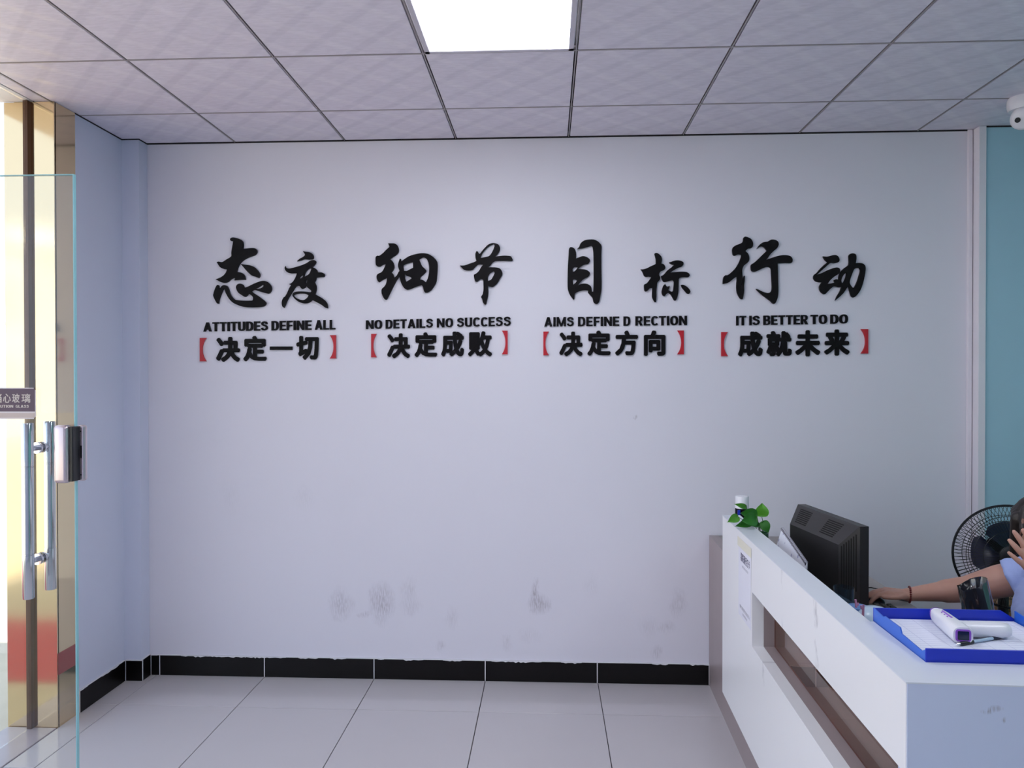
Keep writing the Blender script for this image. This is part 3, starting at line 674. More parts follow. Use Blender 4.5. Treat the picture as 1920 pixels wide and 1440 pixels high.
for (off, bl, tp, xr, words, desc) in LATIN:
    seen = {}
    for (w, wx0, wx1) in words:
        seen[w] = seen.get(w, 0) + 1
        wname = w if [q[0] for q in words].count(w) == 1 else ('the %s %s' % (ORD[seen[w] - 1], w))
        gap = 0.075
        ws = [glyph(c, LB)[3] - glyph(c, LB)[2] for c in w]
        tot = sum(ws) + gap * (len(w) - 1); x = 0
        for k, c in enumerate(w):
            a = wx0 + (wx1 - wx0) * x / tot; b_ = wx0 + (wx1 - wx0) * (x + ws[k]) / tot
            ta = (a - xr[0]) / (xr[1] - xr[0]); tb = (b_ - xr[0]) / (xr[1] - xr[0])
            ya = bl[0] + (bl[1] - bl[0]) * ta; yb = bl[0] + (bl[1] - bl[0]) * tb; yt = tp[0] + (tp[1] - tp[0]) * ta
            P = lambda X, Y: wp_(off[0] + X / SC, off[1] + Y / SC)
            o = place_glyph('letter', c, LB, P(a, ya), P(b_, yb), P(a, yt), 0.008, N_OUT, M_letter)
            if len(w) == 1: lab = 'black capital %s standing alone in %s' % (c, desc)
            else:
                lab = 'black %s %s letter of %s in %s' % (c, ORD[k], wname, desc)
            tag(o, lab, 'letter', 'black capitals of ' + desc)
            x += ws[k] + gap
ROW3 = [
 (O1, 'under ATTITUDES DEFINE ALL', [('[', 82, 145, 1100, 1325), ('决', 238, 465, 1090, 1330), ('定', 500, 722, 1080, 1325), ('一', 755, 972, 1182, 1215), ('切', 1010, 1225, 1080, 1310), (']', 1333, 1392, 1073, 1297)]),
 (O2, 'under NO DETAILS NO SUCCESS', [('[', 137, 190, 1060, 1287), ('决', 290, 510, 1055, 1295), ('定', 553, 772, 1045, 1285), ('成', 810, 1030, 1038, 1280), ('败', 1068, 1300, 1035, 1278), (']', 1395, 1450, 1030, 1257)]),
 (O3, 'under AIMS DEFINE D RECTION', [('[', 97, 150, 1038, 1267), ('决', 250, 475, 1038, 1277), ('定', 520, 745, 1028, 1272), ('方', 788, 1008, 1028, 1270), ('向', 1065, 1272, 1028, 1272), (']', 1385, 1448, 1028, 1257)]),
 (O4, 'under IT IS BETTER TO DO', [('[', 163, 228, 1043, 1275), ('成', 327, 562, 1038, 1278), ('就', 600, 842, 1033, 1277), ('未', 878, 1118, 1025, 1277), ('来', 1157, 1400, 1018, 1270), (']', 1507, 1577, 1015, 1250)]),
]
for (off, desc, items) in ROW3:
    n = 0
    for (c, a, b_, t, bt) in items:
        if c in '[]':
            ft = (0, 0.05, 0.12, 0.2, 0.3, 0.4, 0.5, 0.6, 0.7, 0.8, 0.88, 0.95, 1)
            inner = [(0.38 + 0.62 * abs(2 * f - 1) ** 2.3, f) for f in ft]
            pts = [(0, 0)] + inner + [(0, 1)]
            if c == ']': pts = [(1 - u, v) for u, v in pts]
            o = shape_object('bracket', [[(a + (b_ - a) * u, t + (bt - t) * v) for u, v in pts]], off, SC, 0.010, M_red, smooth=False)
            tag(o, 'red curved %s bracket of the Chinese phrase %s' % ('opening' if c == '[' else 'closing', desc), 'bracket', 'red brackets around the Chinese phrases')
        else:
            P = lambda X, Y: wp_(off[0] + X / SC, off[1] + Y / SC)
            o = place_glyph('chinese_character', c, 0.05 if c != '一' else 0.0, P(a, bt), P(b_, bt), P(a, t), 0.009, N_OUT, M_letter)
            tag(o, 'black block Chinese character, %s of four between red brackets %s' % (ORD[n], desc), 'letter', 'block Chinese characters between red brackets'); n += 1

# ------------------------------------------------------------------ ceiling light panels
def light_panel(x0, y0, label):
    e = empty('ceiling_light', (x0 + 0.3, y0 + 0.3, CEIL)); tag(e, label, 'light', 'square ceiling light panels')
    bm = bmesh.new(); a = 0.291; w = 0.022
    for s in (-1, 1):
        box_into(bm, (-a, s * a - (w if s > 0 else 0), -0.006), (a, s * a + (w if s < 0 else 0), 0.010), 0.002, 1)
        box_into(bm, (s * a - (w if s > 0 else 0), -a, -0.006), (s * a + (w if s < 0 else 0), a, 0.010), 0.002, 1)
    finish(bm, 'frame', M_lavrev, e)
    box('diffuser', (-a + w, -a + w, 0.000), (a - w, a - w, 0.006), M_diff, e)
light_panel(-0.488, 2.308, 'square white lit ceiling panel at the top of the picture')
light_panel(-0.488, -0.092, 'square white fill light panel added in the ceiling behind the viewer')  # out of view, added to fill the room with more even light
light_panel(1.912, 1.108, 'square white fill light panel added in the ceiling above the seated person')  # second added panel, unseen, lifts the light on the right side

# ------------------------------------------------------------------ security camera
cc = empty('security_camera', (2.170, 3.50, CEIL)); tag(cc, 'white dual-lens turret security camera on the ceiling in the right corner', 'camera')
lathe('mount', [(0, 0.0), (0.062, 0.0), (0.066, -0.010), (0.066, -0.040), (0.060, -0.058), (0, -0.058)], M_whitep, cc)
aim = Vector((-0.56, -0.78, -0.42)).normalized(); q = aim.to_track_quat('Z', 'Y').to_matrix().to_4x4()
lathe('housing', [(0, -0.045), (0.030, -0.040), (0.047, -0.02), (0.052, 0.005), (0.051, 0.030), (0.046, 0.043), (0.036, 0.050), (0, 0.052)], M_whitep, cc, center=(-0.004, -0.006, -0.092), mtx=q)
hp = Vector((-0.004, -0.006, -0.092))
sd = aim.cross(Vector((0, 0, 1))).normalized()
for s in (-1, 1):
    c = hp + aim * 0.050 + sd * (0.019 * s)
    tube('lens', [c, c + aim * 0.005], 0.0115, M_blackp, cc, seg=20)
c = hp + aim * 0.0545 - sd * 0.019
ring = tube('lens_ring', [c, c + aim * 0.002], 0.006, M_steel, cc, seg=16)

# ------------------------------------------------------------------ reception desk
TH = 0.032
desk = empty('reception_desk', (0.856, 3.94, 0), -TH)
tag(desk, 'white and taupe L-shaped reception desk with a raised ledge and long cut-out slot', 'desk')
def dk(t, s, z): return Matrix.Translation((0.856, 3.94, 0)) @ Matrix.Rotation(-TH, 4, 'Z') @ Vector((t, s, z))
TF, TB, TI = -0.05, -0.007, 0.038
bm = bmesh.new()
box_into(bm, (TF, -2.40, 0.81), (TB, -0.56, 0.997))
box_into(bm, (TF, -2.40, 0.20), (TB, -0.56, 0.605))
box_into(bm, (TF, -1.11, 0.605), (TB, -0.56, 0.81))
box_into(bm, (TF, -2.40, 0.605), (TB, -2.392, 0.81))
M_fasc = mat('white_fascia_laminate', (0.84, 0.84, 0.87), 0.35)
mk = []
for (px, py, rx, rz, s) in [(1529, 1150, .02, .05, 1.0), (1530, 1232, .015, .05, .8), (1431, 1256, .012, .05, .9), (1466, 1080, .012, .05, .6), (1467, 1175, .02, .04, .5)]:
    d = fw + RV * ((px - 960) / F_PX) - UV * ((py - 720) / F_PX)
    n_ = Vector((math.cos(TH), -math.sin(TH), 0)); P0 = dk(TF, 0, 0)
    tt = n_.dot(P0 - Vector((0, 0, CAM_Z))) / n_.dot(d); Q = Vector((0, 0, CAM_Z)) + d * tt
    mk.append((Q.y, Q.z, rx, rz, s))
add_scuffs(M_fasc, mk, (1, 2), (0.35, 0.34, 0.38), 0.8)
finish(bm, 'fascia', M_fasc, desk)
# front board, facing the viewer
M_front = mat('shaded_front_laminate', (0.60, 0.66, 0.84), 0.35)  # white laminate with its bluish shade put into the colour
q1, q2 = at_y(1843, 1318, 1.56), at_y(1866, 1345, 1.56)
add_scuffs(M_front, [(q1.x, q1.z, .016, .009, .7), (q2.x, q2.z, .008, .008, .6)], (0, 2), (0.2, 0.17, 0.2))
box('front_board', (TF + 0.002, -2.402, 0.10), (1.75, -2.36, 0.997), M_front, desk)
# ledge on top: long side and front section, mitred as one board
bm = bmesh.new()
L = [(TF - 0.001, -0.56), (0.027, -0.56), (0.027, -2.02), (1.75, -2.02), (1.75, -2.403), (TF - 0.001, -2.403)]
lo = [bm.verts.new((x, y, 0.997)) for x, y in L]; hi = [bm.verts.new((x, y, 1.000)) for x, y in L]
bm.faces.new(lo[::-1]); bm.faces.new(hi)
for k in range(6): bm.faces.new((lo[k], lo[(k + 1) % 6], hi[(k + 1) % 6], hi[k]))
finish(bm, 'ledge', M_whitetop, desk)
bm = bmesh.new()
box_into(bm, (TB, -2.36, 0.0), (TI, 0.0, 0.60))
box_into(bm, (TB, -1.11, 0.60), (TI, 0.0, 0.79))
box_into(bm, (TB, -2.36, 0.81), (0.026, -0.56, 0.997))
finish(bm, 'carcass_panel', M_brown, desk)
bm = bmesh.new()
for z0, z1 in ((0.60, 0.605),): box_into(bm, (TB, -2.36, z0), (TI, -1.11, z1))
finish(bm, 'slot_shelf', M_brown, desk)
box('shade_tint_pane', (TI - 0.006, -2.355, 0.606), (TI - 0.002, -1.112, 0.809), M_slottint, desk)  # added pane; its brown tint stands in for warm shade under the desk
bm = bmesh.new()
L = [(TI, -0.002), (0.51, -0.002), (0.51, -1.75), (1.70, -1.75), (1.70, -2.36), (TI, -2.36)]
lo = [bm.verts.new((x, y, 0.765)) for x, y in L]; hi = [bm.verts.new((x, y, 0.790)) for x, y in L]
bm.faces.new(lo[::-1]); bm.faces.new(hi)
for k in range(6): bm.faces.new((lo[k], lo[(k + 1) % 6], hi[(k + 1) % 6], hi[k]))
finish(bm, 'worktop', mat('pale_taupe_worktop', (0.30, 0.27, 0.26), 0.4, var=0.08), desk)
box('end_panel', (1.66, -2.35, 0.0), (1.70, -1.80, 0.765), M_brown, desk)

# notice taped to the desk
fn = -Vector((math.cos(TH), -math.sin(TH), 0))
pt = empty('notice', dk(TF, -0.99, 0.66)); tag(pt, 'white paper notice with a dark Chinese heading taped to the desk front', 'notice')
base = Vector(pt.location)
def quad_part(name, t0, t1, z0, z1, M, off):
    bm = bmesh.new()
    P = [dk(TF, s, z) + fn * off - base for s, z in ((t0, z0), (t1, z0), (t1, z1), (t0, z1))]
    vs = [bm.verts.new(p) for p in P]; bm.faces.new(vs)
    g = bmesh.ops.extrude_face_region(bm, geom=list(bm.faces))
    for v in [x for x in g['geom'] if isinstance(x, bmesh.types.BMVert)]: v.co -= fn * 0.0004
    return finish(bm, name, M, pt)
quad_part('sheet', -0.885, -1.095, 0.66, 0.95, mat('notice_paper', (0.80, 0.80, 0.90), 0.6), 0.0010)
quad_part('tape', -0.87, -1.10, 0.935, 0.972, M_tape, 0.0016)
def face_text(txt, s0, s1, z0, z1, M, bold):
    n = len(txt); w = (s0 - s1) / n
    for k, c in enumerate(txt):
        a = s0 - w * k; b_ = a - w * 0.86
        P00 = dk(TF, a, z0) + fn * 0.0012 - base; P10 = dk(TF, b_, z0) + fn * 0.0012 - base; P01 = dk(TF, a, z1) + fn * 0.0012 - base
        place_glyph('printed_character', c, bold, P00, P10, P01, 0.0004, fn, M, pt)
face_text('易联通行打卡', -0.925, -1.08, 0.885, 0.918, M_ink, 0.01)
face_text('每日进出登记', -0.95, -1.055, 0.862, 0.872, M_grey, 0)
face_text('请扫码登记后进入', -0.91, -1.085, 0.692, 0.706, M_grey, 0.01)
face_text('谢谢配合', -0.96, -1.04, 0.674, 0.684, M_grey, 0)

# sticker on the glass door
stk = empty('door_sticker', (-1.72, DY - 0.0062, 1.49)); tag(stk, 'dark purple CAUTION GLASS sticker on the open glass door', 'sticker')
sx1 = -1.634 + 1.72; sx0 = sx1 - 0.175
bm = bmesh.new(); box_into(bm, (sx0, -0.0008, 0.0), (sx1, 0, 0.1)); es = [e for e in bm.edges if abs((e.verts[0].co - e.verts[1].co).y) > 0.0005]
bmesh.ops.bevel(bm, geom=es, offset=0.007, segments=4, affect='EDGES'); finish(bm, 'border', mat('pale_border', (0.72, 0.66, 0.68), 0.4), stk)
box('face', (sx0 + 0.003, -0.0012, 0.024), (sx1 - 0.003, -0.0007, 0.097), mat('plum_print', (0.085, 0.045, 0.085), 0.4), stk)
box('lower_band', (sx0 + 0.003, -0.0012, 0.004), (sx1 - 0.003, -0.0007, 0.019), mat('beige_print', (0.58, 0.48, 0.45), 0.4), stk)
for c, a, b_ in (('当', -10, 6.5), ('心', 9, 23.5), ('玻', 26, 40), ('璃', 43.5, 60)):
    A = at_y(a, 755, DY) - Vector(stk.location); B = at_y(b_, 755, DY) - Vector(stk.location); T = at_y(a, 738, DY) - Vector(stk.location)
    for v in (A, B, T): v.y = -0.0012
    place_glyph('printed_character', c, 0.014, A, B, T, 0.0004, N_OUT, mat('cream_print', (0.62, 0.56, 0.52), 0.5) if c == '当' else bpy.data.materials['cream_print'], stk)
for wd, a, b_ in (('CAUTION', -8, 28), ('GLASS', 32.5, 57)):
    tot = sum(glyph(c, 0.02)[3] - glyph(c, 0.02)[2] for c in wd) + 0.09 * (len(wd) - 1); x = 0
    for c in wd:
        w = glyph(c, 0.02)[3] - glyph(c, 0.02)[2]
        xa = a + (b_ - a) * x / tot; xb = a + (b_ - a) * (x + w) / tot
        A = at_y(xa, 764.3, DY) - Vector(stk.location); B = at_y(xb, 764.3, DY) - Vector(stk.location); T = at_y(xa, 759, DY) - Vector(stk.location)
        for v in (A, B, T): v.y = -0.0012
        place_glyph('printed_letter', c, 0.02, A, B, T, 0.0004, N_OUT, bpy.data.materials['cream_print'], stk); x += w + 0.09

# ------------------------------------------------------------------ computer monitor
mon = empty('computer_monitor', (1.055, 2.82, 0.79)); tag(mon, 'black desktop monitor seen from behind with slotted vents, on the reception desk', 'monitor')
# local: X' = screen normal (towards the seated person), Y' = along width. far end A, near end B
A = Vector((1.022, 3.045, 0)); B = Vector((1.082, 2.595, 0)); wdir = (A - B).normalized(); nrm = Vector((wdir.y, -wdir.x, 0))
Wd = (A - B).length
MZ0, MZ1 = 0.835 - 0.79, 1.108 - 0.79
def mo(u, k, z):  # u along width from near end, k behind the bezel, z height
    return B + wdir * u - nrm * k + Vector((0, 0, z)) - Vector((1.055, 2.82, 0))
bm = bmesh.new()
rings = []
for (k, iu0, iu1, it, ib) in [(-0.020, 0, 0, 0, 0), (0.012, 0, 0, 0, 0), (0.016, 0.004, 0.004, 0.004, 0.004), (0.062, 0.048, 0.035, 0.072, 0.03)]:
    rings.append([bm.verts.new(mo(u, k, z)) for u, z in ((iu0, MZ0 + ib), (Wd - iu1, MZ0 + ib), (Wd - iu1, MZ1 - it), (iu0, MZ1 - it))])
for a, c in zip(rings, rings[1:]):
    for i in range(4): bm.faces.new((a[i], a[(i + 1) % 4], c[(i + 1) % 4], c[i]))
bm.faces.new(rings[0]); bm.faces.new(rings[-1][::-1])
finish(bm, 'shell', M_plastic_b, mon)
def lerp(a, b_, t): return a + (b_ - a) * t
r2, r3 = (0.016, 0.004, 0.004, 0.004, 0.004), (0.062, 0.048, 0.035, 0.072, 0.03)
# outer/inner corners of top chamfer
TLn, TLf = mo(0.004, .016, MZ1 - .004), mo(Wd - .004, .016, MZ1 - .004)
BLn, BLf = mo(0.048, .062, MZ1 - .072), mo(Wd - .035, .062, MZ1 - .072)
def cham(u, v): return lerp(lerp(TLn, TLf, u), lerp(BLn, BLf, u), v)
nC = (TLf - TLn).cross(BLn - TLn).normalized()
if nC.x > 0: nC = -nC
def slot_bar(P, Q, w_, n_, name='vent_slot'):
    bm = bmesh.new(); d = (Q - P).normalized(); s = d.cross(n_).normalized() * (w_ / 2)
    v = [bm.verts.new(p + n_ * h) for h in (-0.004, 0.0009) for p in (P - s, Q - s, Q + s, P + s)]
    for f in ((0, 1, 2, 3), (4, 5, 6, 7), (0, 1, 5, 4), (1, 2, 6, 5), (2, 3, 7, 6), (3, 0, 4, 7)): bm.faces.new([v[i] for i in f])
    return finish(bm, name, M_vent, mon)
M_vent = mat('vent_shadow', (0.002, 0.0015, 0.001), 0.9)
M_rib = mat('vent_rib', (0.075, 0.05, 0.045), 0.5)
for (u0, u1) in ((0.18, 0.42), (0.70, 0.92)):
    for k in range(8):
        v = 0.12 + k * 0.095
        slot_bar(cham(u0, v), cham(u1, v), 0.0042, nC)
SLo, SLi = [mo(0.004, .016, z) for z in (MZ1 - .004, MZ0 + .004)], [mo(0.048, .062, z) for z in (MZ1 - .072, MZ0 + .03)]
nS = (SLo[1] - SLo[0]).cross(SLi[0] - SLo[0]).normalized()
if nS.x > 0: nS = -nS
for k in range(7):
    u = 0.10 + k * 0.125
    P = lerp(SLo[0], SLi[0], u); Q = lerp(SLo[1], SLi[1], u)
    slot_bar(lerp(P, Q, 0.07), lerp(P, Q, 0.84), 0.0042, nS)
# screen (towards the person), neck and foot
bm = bmesh.new(); vs = [bm.verts.new(mo(u, -0.0205, z)) for u, z in ((0.018, MZ0 + .02), (Wd - .018, MZ0 + .02), (Wd - .018, MZ1 - .018), (0.018, MZ1 - .018))]; bm.faces.new(vs)
finish(bm, 'screen', M_lcd, mon)
box('neck', (-0.04, -0.03, 0.008), (-0.005, 0.03, 0.12), M_blackp, mon, bevel=0.004)
lathe('foot', [(0, 0), (0.105, 0), (0.105, 0.006), (0.09, 0.012), (0, 0.014)], M_blackp, mon, center=(-0.005, 0, 0))

# ------------------------------------------------------------------ keyboard, mouse
kb = empty('keyboard', (1.165, 2.47, 0.79), R(1)); tag(kb, 'black keyboard lying along the desk beside the typing hand', 'keyboard')
box('tray', (-0.075, -0.225, 0.0), (0.075, 0.235, 0.016), M_blackp, kb, bevel=0.004)
M_key = mat('key_cap', (0.025, 0.028, 0.024), 0.5)
kme = None
for i in range(6):
    for j in range(18):
        if kme is None:
            bmk = bmesh.new(); box_into(bmk, (-0.009, -0.0095, 0), (0.009, 0.0095, 0.006), 0.002, 1); bmesh.ops.recalc_face_normals(bmk, faces=bmk.faces)
            kme = bpy.data.meshes.new('key'); bmk.to_mesh(kme); bmk.free(); kme.materials.append(M_key)
        o = bpy.data.objects.new('key', kme); COL.objects.link(o); o.parent = kb
        o.location = (-0.055 + i * 0.022, -0.205 + j * 0.0252, 0.0165)
ms = empty('computer_mouse', (1.182, 2.772, 0.79), R(90)); tag(ms, 'dark computer mouse under the resting hand', 'mouse')
bm = bmesh.new(); ellipsoid_into(bm, (0, 0, 0.004), (0.029, 0.052, 0.027)); bmesh.ops.bisect_plane(bm, geom=bm.verts[:] + bm.edges[:] + bm.faces[:], plane_co=(0, 0, 0), plane_no=(0, 0, -1), clear_outer=True)
bmesh.ops.holes_fill(bm, edges=bm.edges[:]); finish(bm, 'mouse_body', M_blackp, ms, auto=40)
box('scroll_wheel', (-0.004, 0.022, 0.023), (0.004, 0.036, 0.031), M_plastic_b, ms, bevel=0.002)

cb = tube('cable', [(1.12, 2.92, 0.793), (1.19, 2.95, 0.796), (1.26, 2.95, 0.80), (1.31, 2.90, 0.800), (1.335, 2.82, 0.797), (1.33, 2.80, 0.793), (1.29, 2.83, 0.793)], 0.0022, M_blackp, seg=8)
tag(cb, 'thin black cable crossing the desk behind the hand', 'cable')

# ------------------------------------------------------------------ desk calendar
cal = empty('desk_calendar', (0.915, 2.755, 0.79)); tag(cal, 'white spiral-bound tent calendar standing against the back of the monitor', 'calendar')
c0 = Vector((0.915, 2.755, 0.79))
Rn, Rf = at_y(1512, 1056, 2.58), at_y(1466, 990, 2.92)
fl_n, fl_f = Vector((Rn.x - 0.046, Rn.y - 0.02, 0.792)), Vector((Rf.x - 0.062, Rf.y + 0.03, 0.792))
bk_n, bk_f = Vector((Rn.x + 0.045, Rn.y - 0.0, 0.792)), Vector((Rf.x + 0.045, Rf.y + 0.0, 0.792))
def sheet(name, a, b_, c, d, th, M):
    bm = bmesh.new(); n = (b_ - a).cross(d - a).normalized() * th
    v = [bm.verts.new(p - c0 + k) for k in (Vector(), n) for p in (a, b_, c, d)]
    for f in ((0, 1, 2, 3), (4, 5, 6, 7), (0, 1, 5, 4), (1, 2, 6, 5), (2, 3, 7, 6), (3, 0, 4, 7)): bm.faces.new([v[i] for i in f])
    return finish(bm, name, M, cal)
M_calp = mat('calendar_print', (0.82, 0.83, 0.92), 0.6)
nt = M_calp.node_tree; b = nt.nodes['Principled BSDF']
tcn = nt.nodes.new('ShaderNodeNewGeometry'); vo = nt.nodes.new('ShaderNodeTexVoronoi'); vo.inputs['Scale'].default_value = 34
nt.links.new(tcn.outputs['Position'], vo.inputs['Vector'])
crr = nt.nodes.new('ShaderNodeValToRGB'); crr.color_ramp.elements[0].position = 0.20; crr.color_ramp.elements[0].color = (0.42, 0.43, 0.62, 1); crr.color_ramp.elements[1].position = 0.26; crr.color_ramp.elements[1].color = (0.80, 0.82, 0.92, 1)
nt.links.new(vo.outputs['Distance'], crr.inputs[0]); nt.links.new(crr.outputs[0], b.inputs['Base Color'])
sheet('page', fl_n, fl_f, Rf, Rn, 0.004, M_calp)
sheet('page', bk_n, Rn + Vector((.002, 0, 0)), Rf + Vector((.002, 0, 0)), bk_f, 0.006, mat('dark_board', (0.03, 0.03, 0.05), 0.6))
for k in range(4):
    o_ = 0.008 * (k + 1)
    sheet('page', fl_n + Vector((o_, 0, 0)), fl_f + Vector((o_, 0, 0)), Rf + Vector((0.001 * k, 0, -0.004)), Rn + Vector((0.001 * k, 0, -0.004)), 0.001, M_paper)
bm = bmesh.new()
for k in range(26):
    t = (k + 0.5) / 26; c = Rn.lerp(Rf, t) - c0
    ax = (Rf - Rn).normalized(); a, b2 = frame_from(ax)
    tube_into(bm, [c + (a * math.cos(w) + b2 * math.sin(w)) * 0.006 for w in [2 * PI * i / 10 for i in range(10)]], 0.0009, 5, closed=True)
finish(bm, 'spiral_binding', M_grey, cal)

# ------------------------------------------------------------------ potted pothos
pl = empty('potted_plant', (0.905, 3.20, 0.79)); tag(pl, 'small green pothos in a dark green pot behind the desk ledge', 'plant')
lathe('pot', [(0, 0), (0.028, 0), (0.031, 0.004), (0.033, 0.165), (0.034, 0.170), (0.030, 0.170), (0.029, 0.155), (0, 0.155)], M_pot, pl)
lathe('soil', [(0, 0.157), (0.0285, 0.157), (0, 0.158)], mat('dark_soil', (0.02, 0.014, 0.01), 0.9), pl)
P0 = Vector((0.905, 3.20, 0.79))
def leaf(base_px, tip_px, width, y0, y1, M, face=Vector((-0.2, -1, 0.25)), droop=0.0):
    A = at_y(*base_px, y0) - P0; Bt = at_y(*tip_px, y1) - P0
    L = (Bt - A).length; d = (Bt - A).normalized(); n = (face - d * face.dot(d)).normalized(); s = d.cross(n).normalized()
    bm = bmesh.new(); rows = []
    prof = [(0.0, 0.10), (0.04, 0.55), (0.10, 0.80), (0.20, 0.96), (0.32, 1.0), (0.46, 0.95), (0.60, 0.80), (0.73, 0.58), (0.85, 0.32), (0.94, 0.12), (1.0, 0.01)]
    for t, w in prof:
        c = A + d * (L * (t - (0.06 * math.sin(0) if t > 0 else 0))) + n * (math.sin(t * PI) * 0.006 - droop * t * t)
        row = []
        for k in (-1, -0.6, 0, 0.6, 1):
            back = -0.06 * L * (abs(k)) if t < 0.12 else 0
            row.append(bm.verts.new(c + s * (width * 1.25 / 2 * w * k) + n * (-0.005 * (1 - abs(k))) + d * back))
        rows.append(row)
    for a_, b_ in zip(rows, rows[1:]):
        for k in range(4): bm.faces.new((a_[k], a_[k + 1], b_[k + 1], b_[k]))
    g = bmesh.ops.extrude_face_region(bm, geom=list(bm.faces))
    for v in [x for x in g['geom'] if isinstance(x, bmesh.types.BMVert)]: v.co -= n * 0.0007
    finish(bm, 'leaf', M, pl, auto=60)
    return A
leaves = [((1428.5, 968), (1429, 943), 0.045, 3.19, 3.19, M_green2, (1428, 994)),
          ((1430, 978), (1441, 999), 0.036, 3.18, 3.17, M_green, (1424, 996)),
          ((1419, 966), (1388, 962), 0.042, 3.14, 3.10, M_green, (1418, 996)),
          ((1418, 972), (1390, 977), 0.045, 3.10, 3.05, M_green, (1420, 996)),
          ((1412, 978), (1378, 987), 0.028, 3.12, 3.06, M_green, (1414, 997)),
          ((1384, 969), (1364, 979), 0.030, 3.10, 3.04, M_green2, (1412, 997)),
          ((1399, 951), (1377, 945), 0.018, 3.12, 3.08, M_green2, (1416, 996)),
          ((1424, 984), (1404, 984), 0.018, 3.15, 3.12, M_green, (1420, 997))]
stm = bmesh.new()
for bpx, tpx, wd_, ya, yb, M, root in leaves:
    A = leaf(bpx, tpx, wd_, ya, yb, M)
    Rt = Vector(((root[0] - 1420) / 1390 * 2.4, random.uniform(-0.01, 0.01), 0.158))
    mid = Rt.lerp(A, 0.55) + Vector((0, 0, 0.012))
    tube_into(stm, [Rt, Rt.lerp(mid, 0.5), mid, mid.lerp(A, 0.6), A], 0.0013, 6)
finish(stm, 'stems', M_stem, pl, auto=60)

# bottle
bt = empty('bottle', (0.905, 3.50, 0.79)); tag(bt, 'white-capped bottle with a black label behind the pothos leaves', 'bottle')
lathe('bottle_body', [(0, 0), (0.029, 0), (0.031, 0.004), (0.031, 0.236), (0.0305, 0.238), (0, 0.238)], M_whitep, bt)
lathe('label_wrap', [(0.0313, 0.05), (0.0313, 0.222)], M_letter, bt)
lathe('cap', [(0, 0.238), (0.0305, 0.238), (0.0305, 0.274), (0.028, 0.278), (0, 0.279)], M_whitep, bt)
box('label_patch', (-0.027, -0.0335, 0.195), (-0.016, -0.026, 0.217), M_blue, bt)

# small black eyeglasses behind the ledge
eg = empty('eyeglasses', (0.93, 2.99, 0.79)); tag(eg, 'black eyeglasses lying behind the ledge near the calendar', 'glasses')
for s in (-1, 1):
    tube('rim', [(s * 0.033 + 0.026 * math.cos(a), 0.0, 0.150 * 0 + 0.020 + 0.018 * math.sin(a)) for a in [2 * PI * i / 16 for i in range(16)]], 0.002, M_blackp, eg, seg=6, closed=True)
    tube('temple', [(s * 0.060, 0, 0.03), (s * 0.062, 0.06, 0.026), (s * 0.060, 0.11, 0.004)], 0.002, M_blackp, eg, seg=6)
tube('bridge', [(-0.008, 0, 0.025), (0, 0, 0.028), (0.008, 0, 0.025)], 0.002, M_blackp, eg, seg=6)

# glass cup against the ledge
gc = empty('drinking_glass', (0.925, 2.36, 0.79)); tag(gc, 'small clear drinking glass tucked between ledge and monitor', 'glass')
lathe('cup', [(0, 0), (0.026, 0), (0.031, 0.175), (0.029, 0.175), (0.024, 0.004), (0, 0.004)], glass_mat('clear_tumbler', (0.75, 0.85, 0.92)), gc)

# round pale pot with pink prongs
pp = empty('ornament_pot', (0.925, 2.14, 0.79)); tag(pp, 'round pale blue ceramic pot with two pink antler prongs beside the blue tray', 'ornament')
lathe('pot_body', [(0, 0), (0.035, 0), (0.052, 0.03), (0.060, 0.08), (0.058, 0.125), (0.046, 0.16), (0.025, 0.178), (0, 0.182)], M_pale, pp, auto=80)
for (px, py0, py1, yy) in ((1618, 1151, 1134, 2.10),):
    a = at_y(px, py0, yy) - Vector((0.925, 2.14, 0.79)); b_ = at_y(px + 1, py1, yy) - Vector((0.925, 2.14, 0.79))
    tube('prong', [a - Vector((0, 0, 0.01)), a.lerp(b_, .5), b_], [0.0035, 0.0032, 0.0028], M_pink, pp, seg=10)
    m_ = a.lerp(b_, 0.45); tube('prong_branch', [m_, m_ + Vector((-0.005, 0, 0.004)), m_ + Vector((-0.006, 0, 0.012))], 0.0022, M_pink, pp, seg=8)
a = at_y(1606, 1140, 2.17) - Vector((0.925, 2.14, 0.79)); b_ = at_y(1604, 1124, 2.17) - Vector((0.925, 2.14, 0.79))
tube('prong', [a - Vector((0, 0, 0.03)), a.lerp(b_, .5), b_], [0.0035, 0.0032, 0.0028], M_pink, pp, seg=10)
m_ = a.lerp(b_, 0.2); tube('prong_branch', [m_, m_ + Vector((0.005, 0, 0.004)), m_ + Vector((0.005, 0, 0.010))], 0.0022, M_pink, pp, seg=8)
bm = bmesh.new(); ellipsoid_into(bm, at_y(1632, 1150, 2.14) - Vector((0.925, 2.14, 0.79)), (0.012, 0.010, 0.007), Matrix.Rotation(R(35), 3, 'Y'), 14, 10); finish(bm, 'tag', M_yel, pp, auto=80)
lathe('rear_lid', [(0, 0.13), (0.030, 0.13), (0.030, 0.168), (0, 0.172)], M_bluecap, pp, center=(-0.028, 0.045, 0))

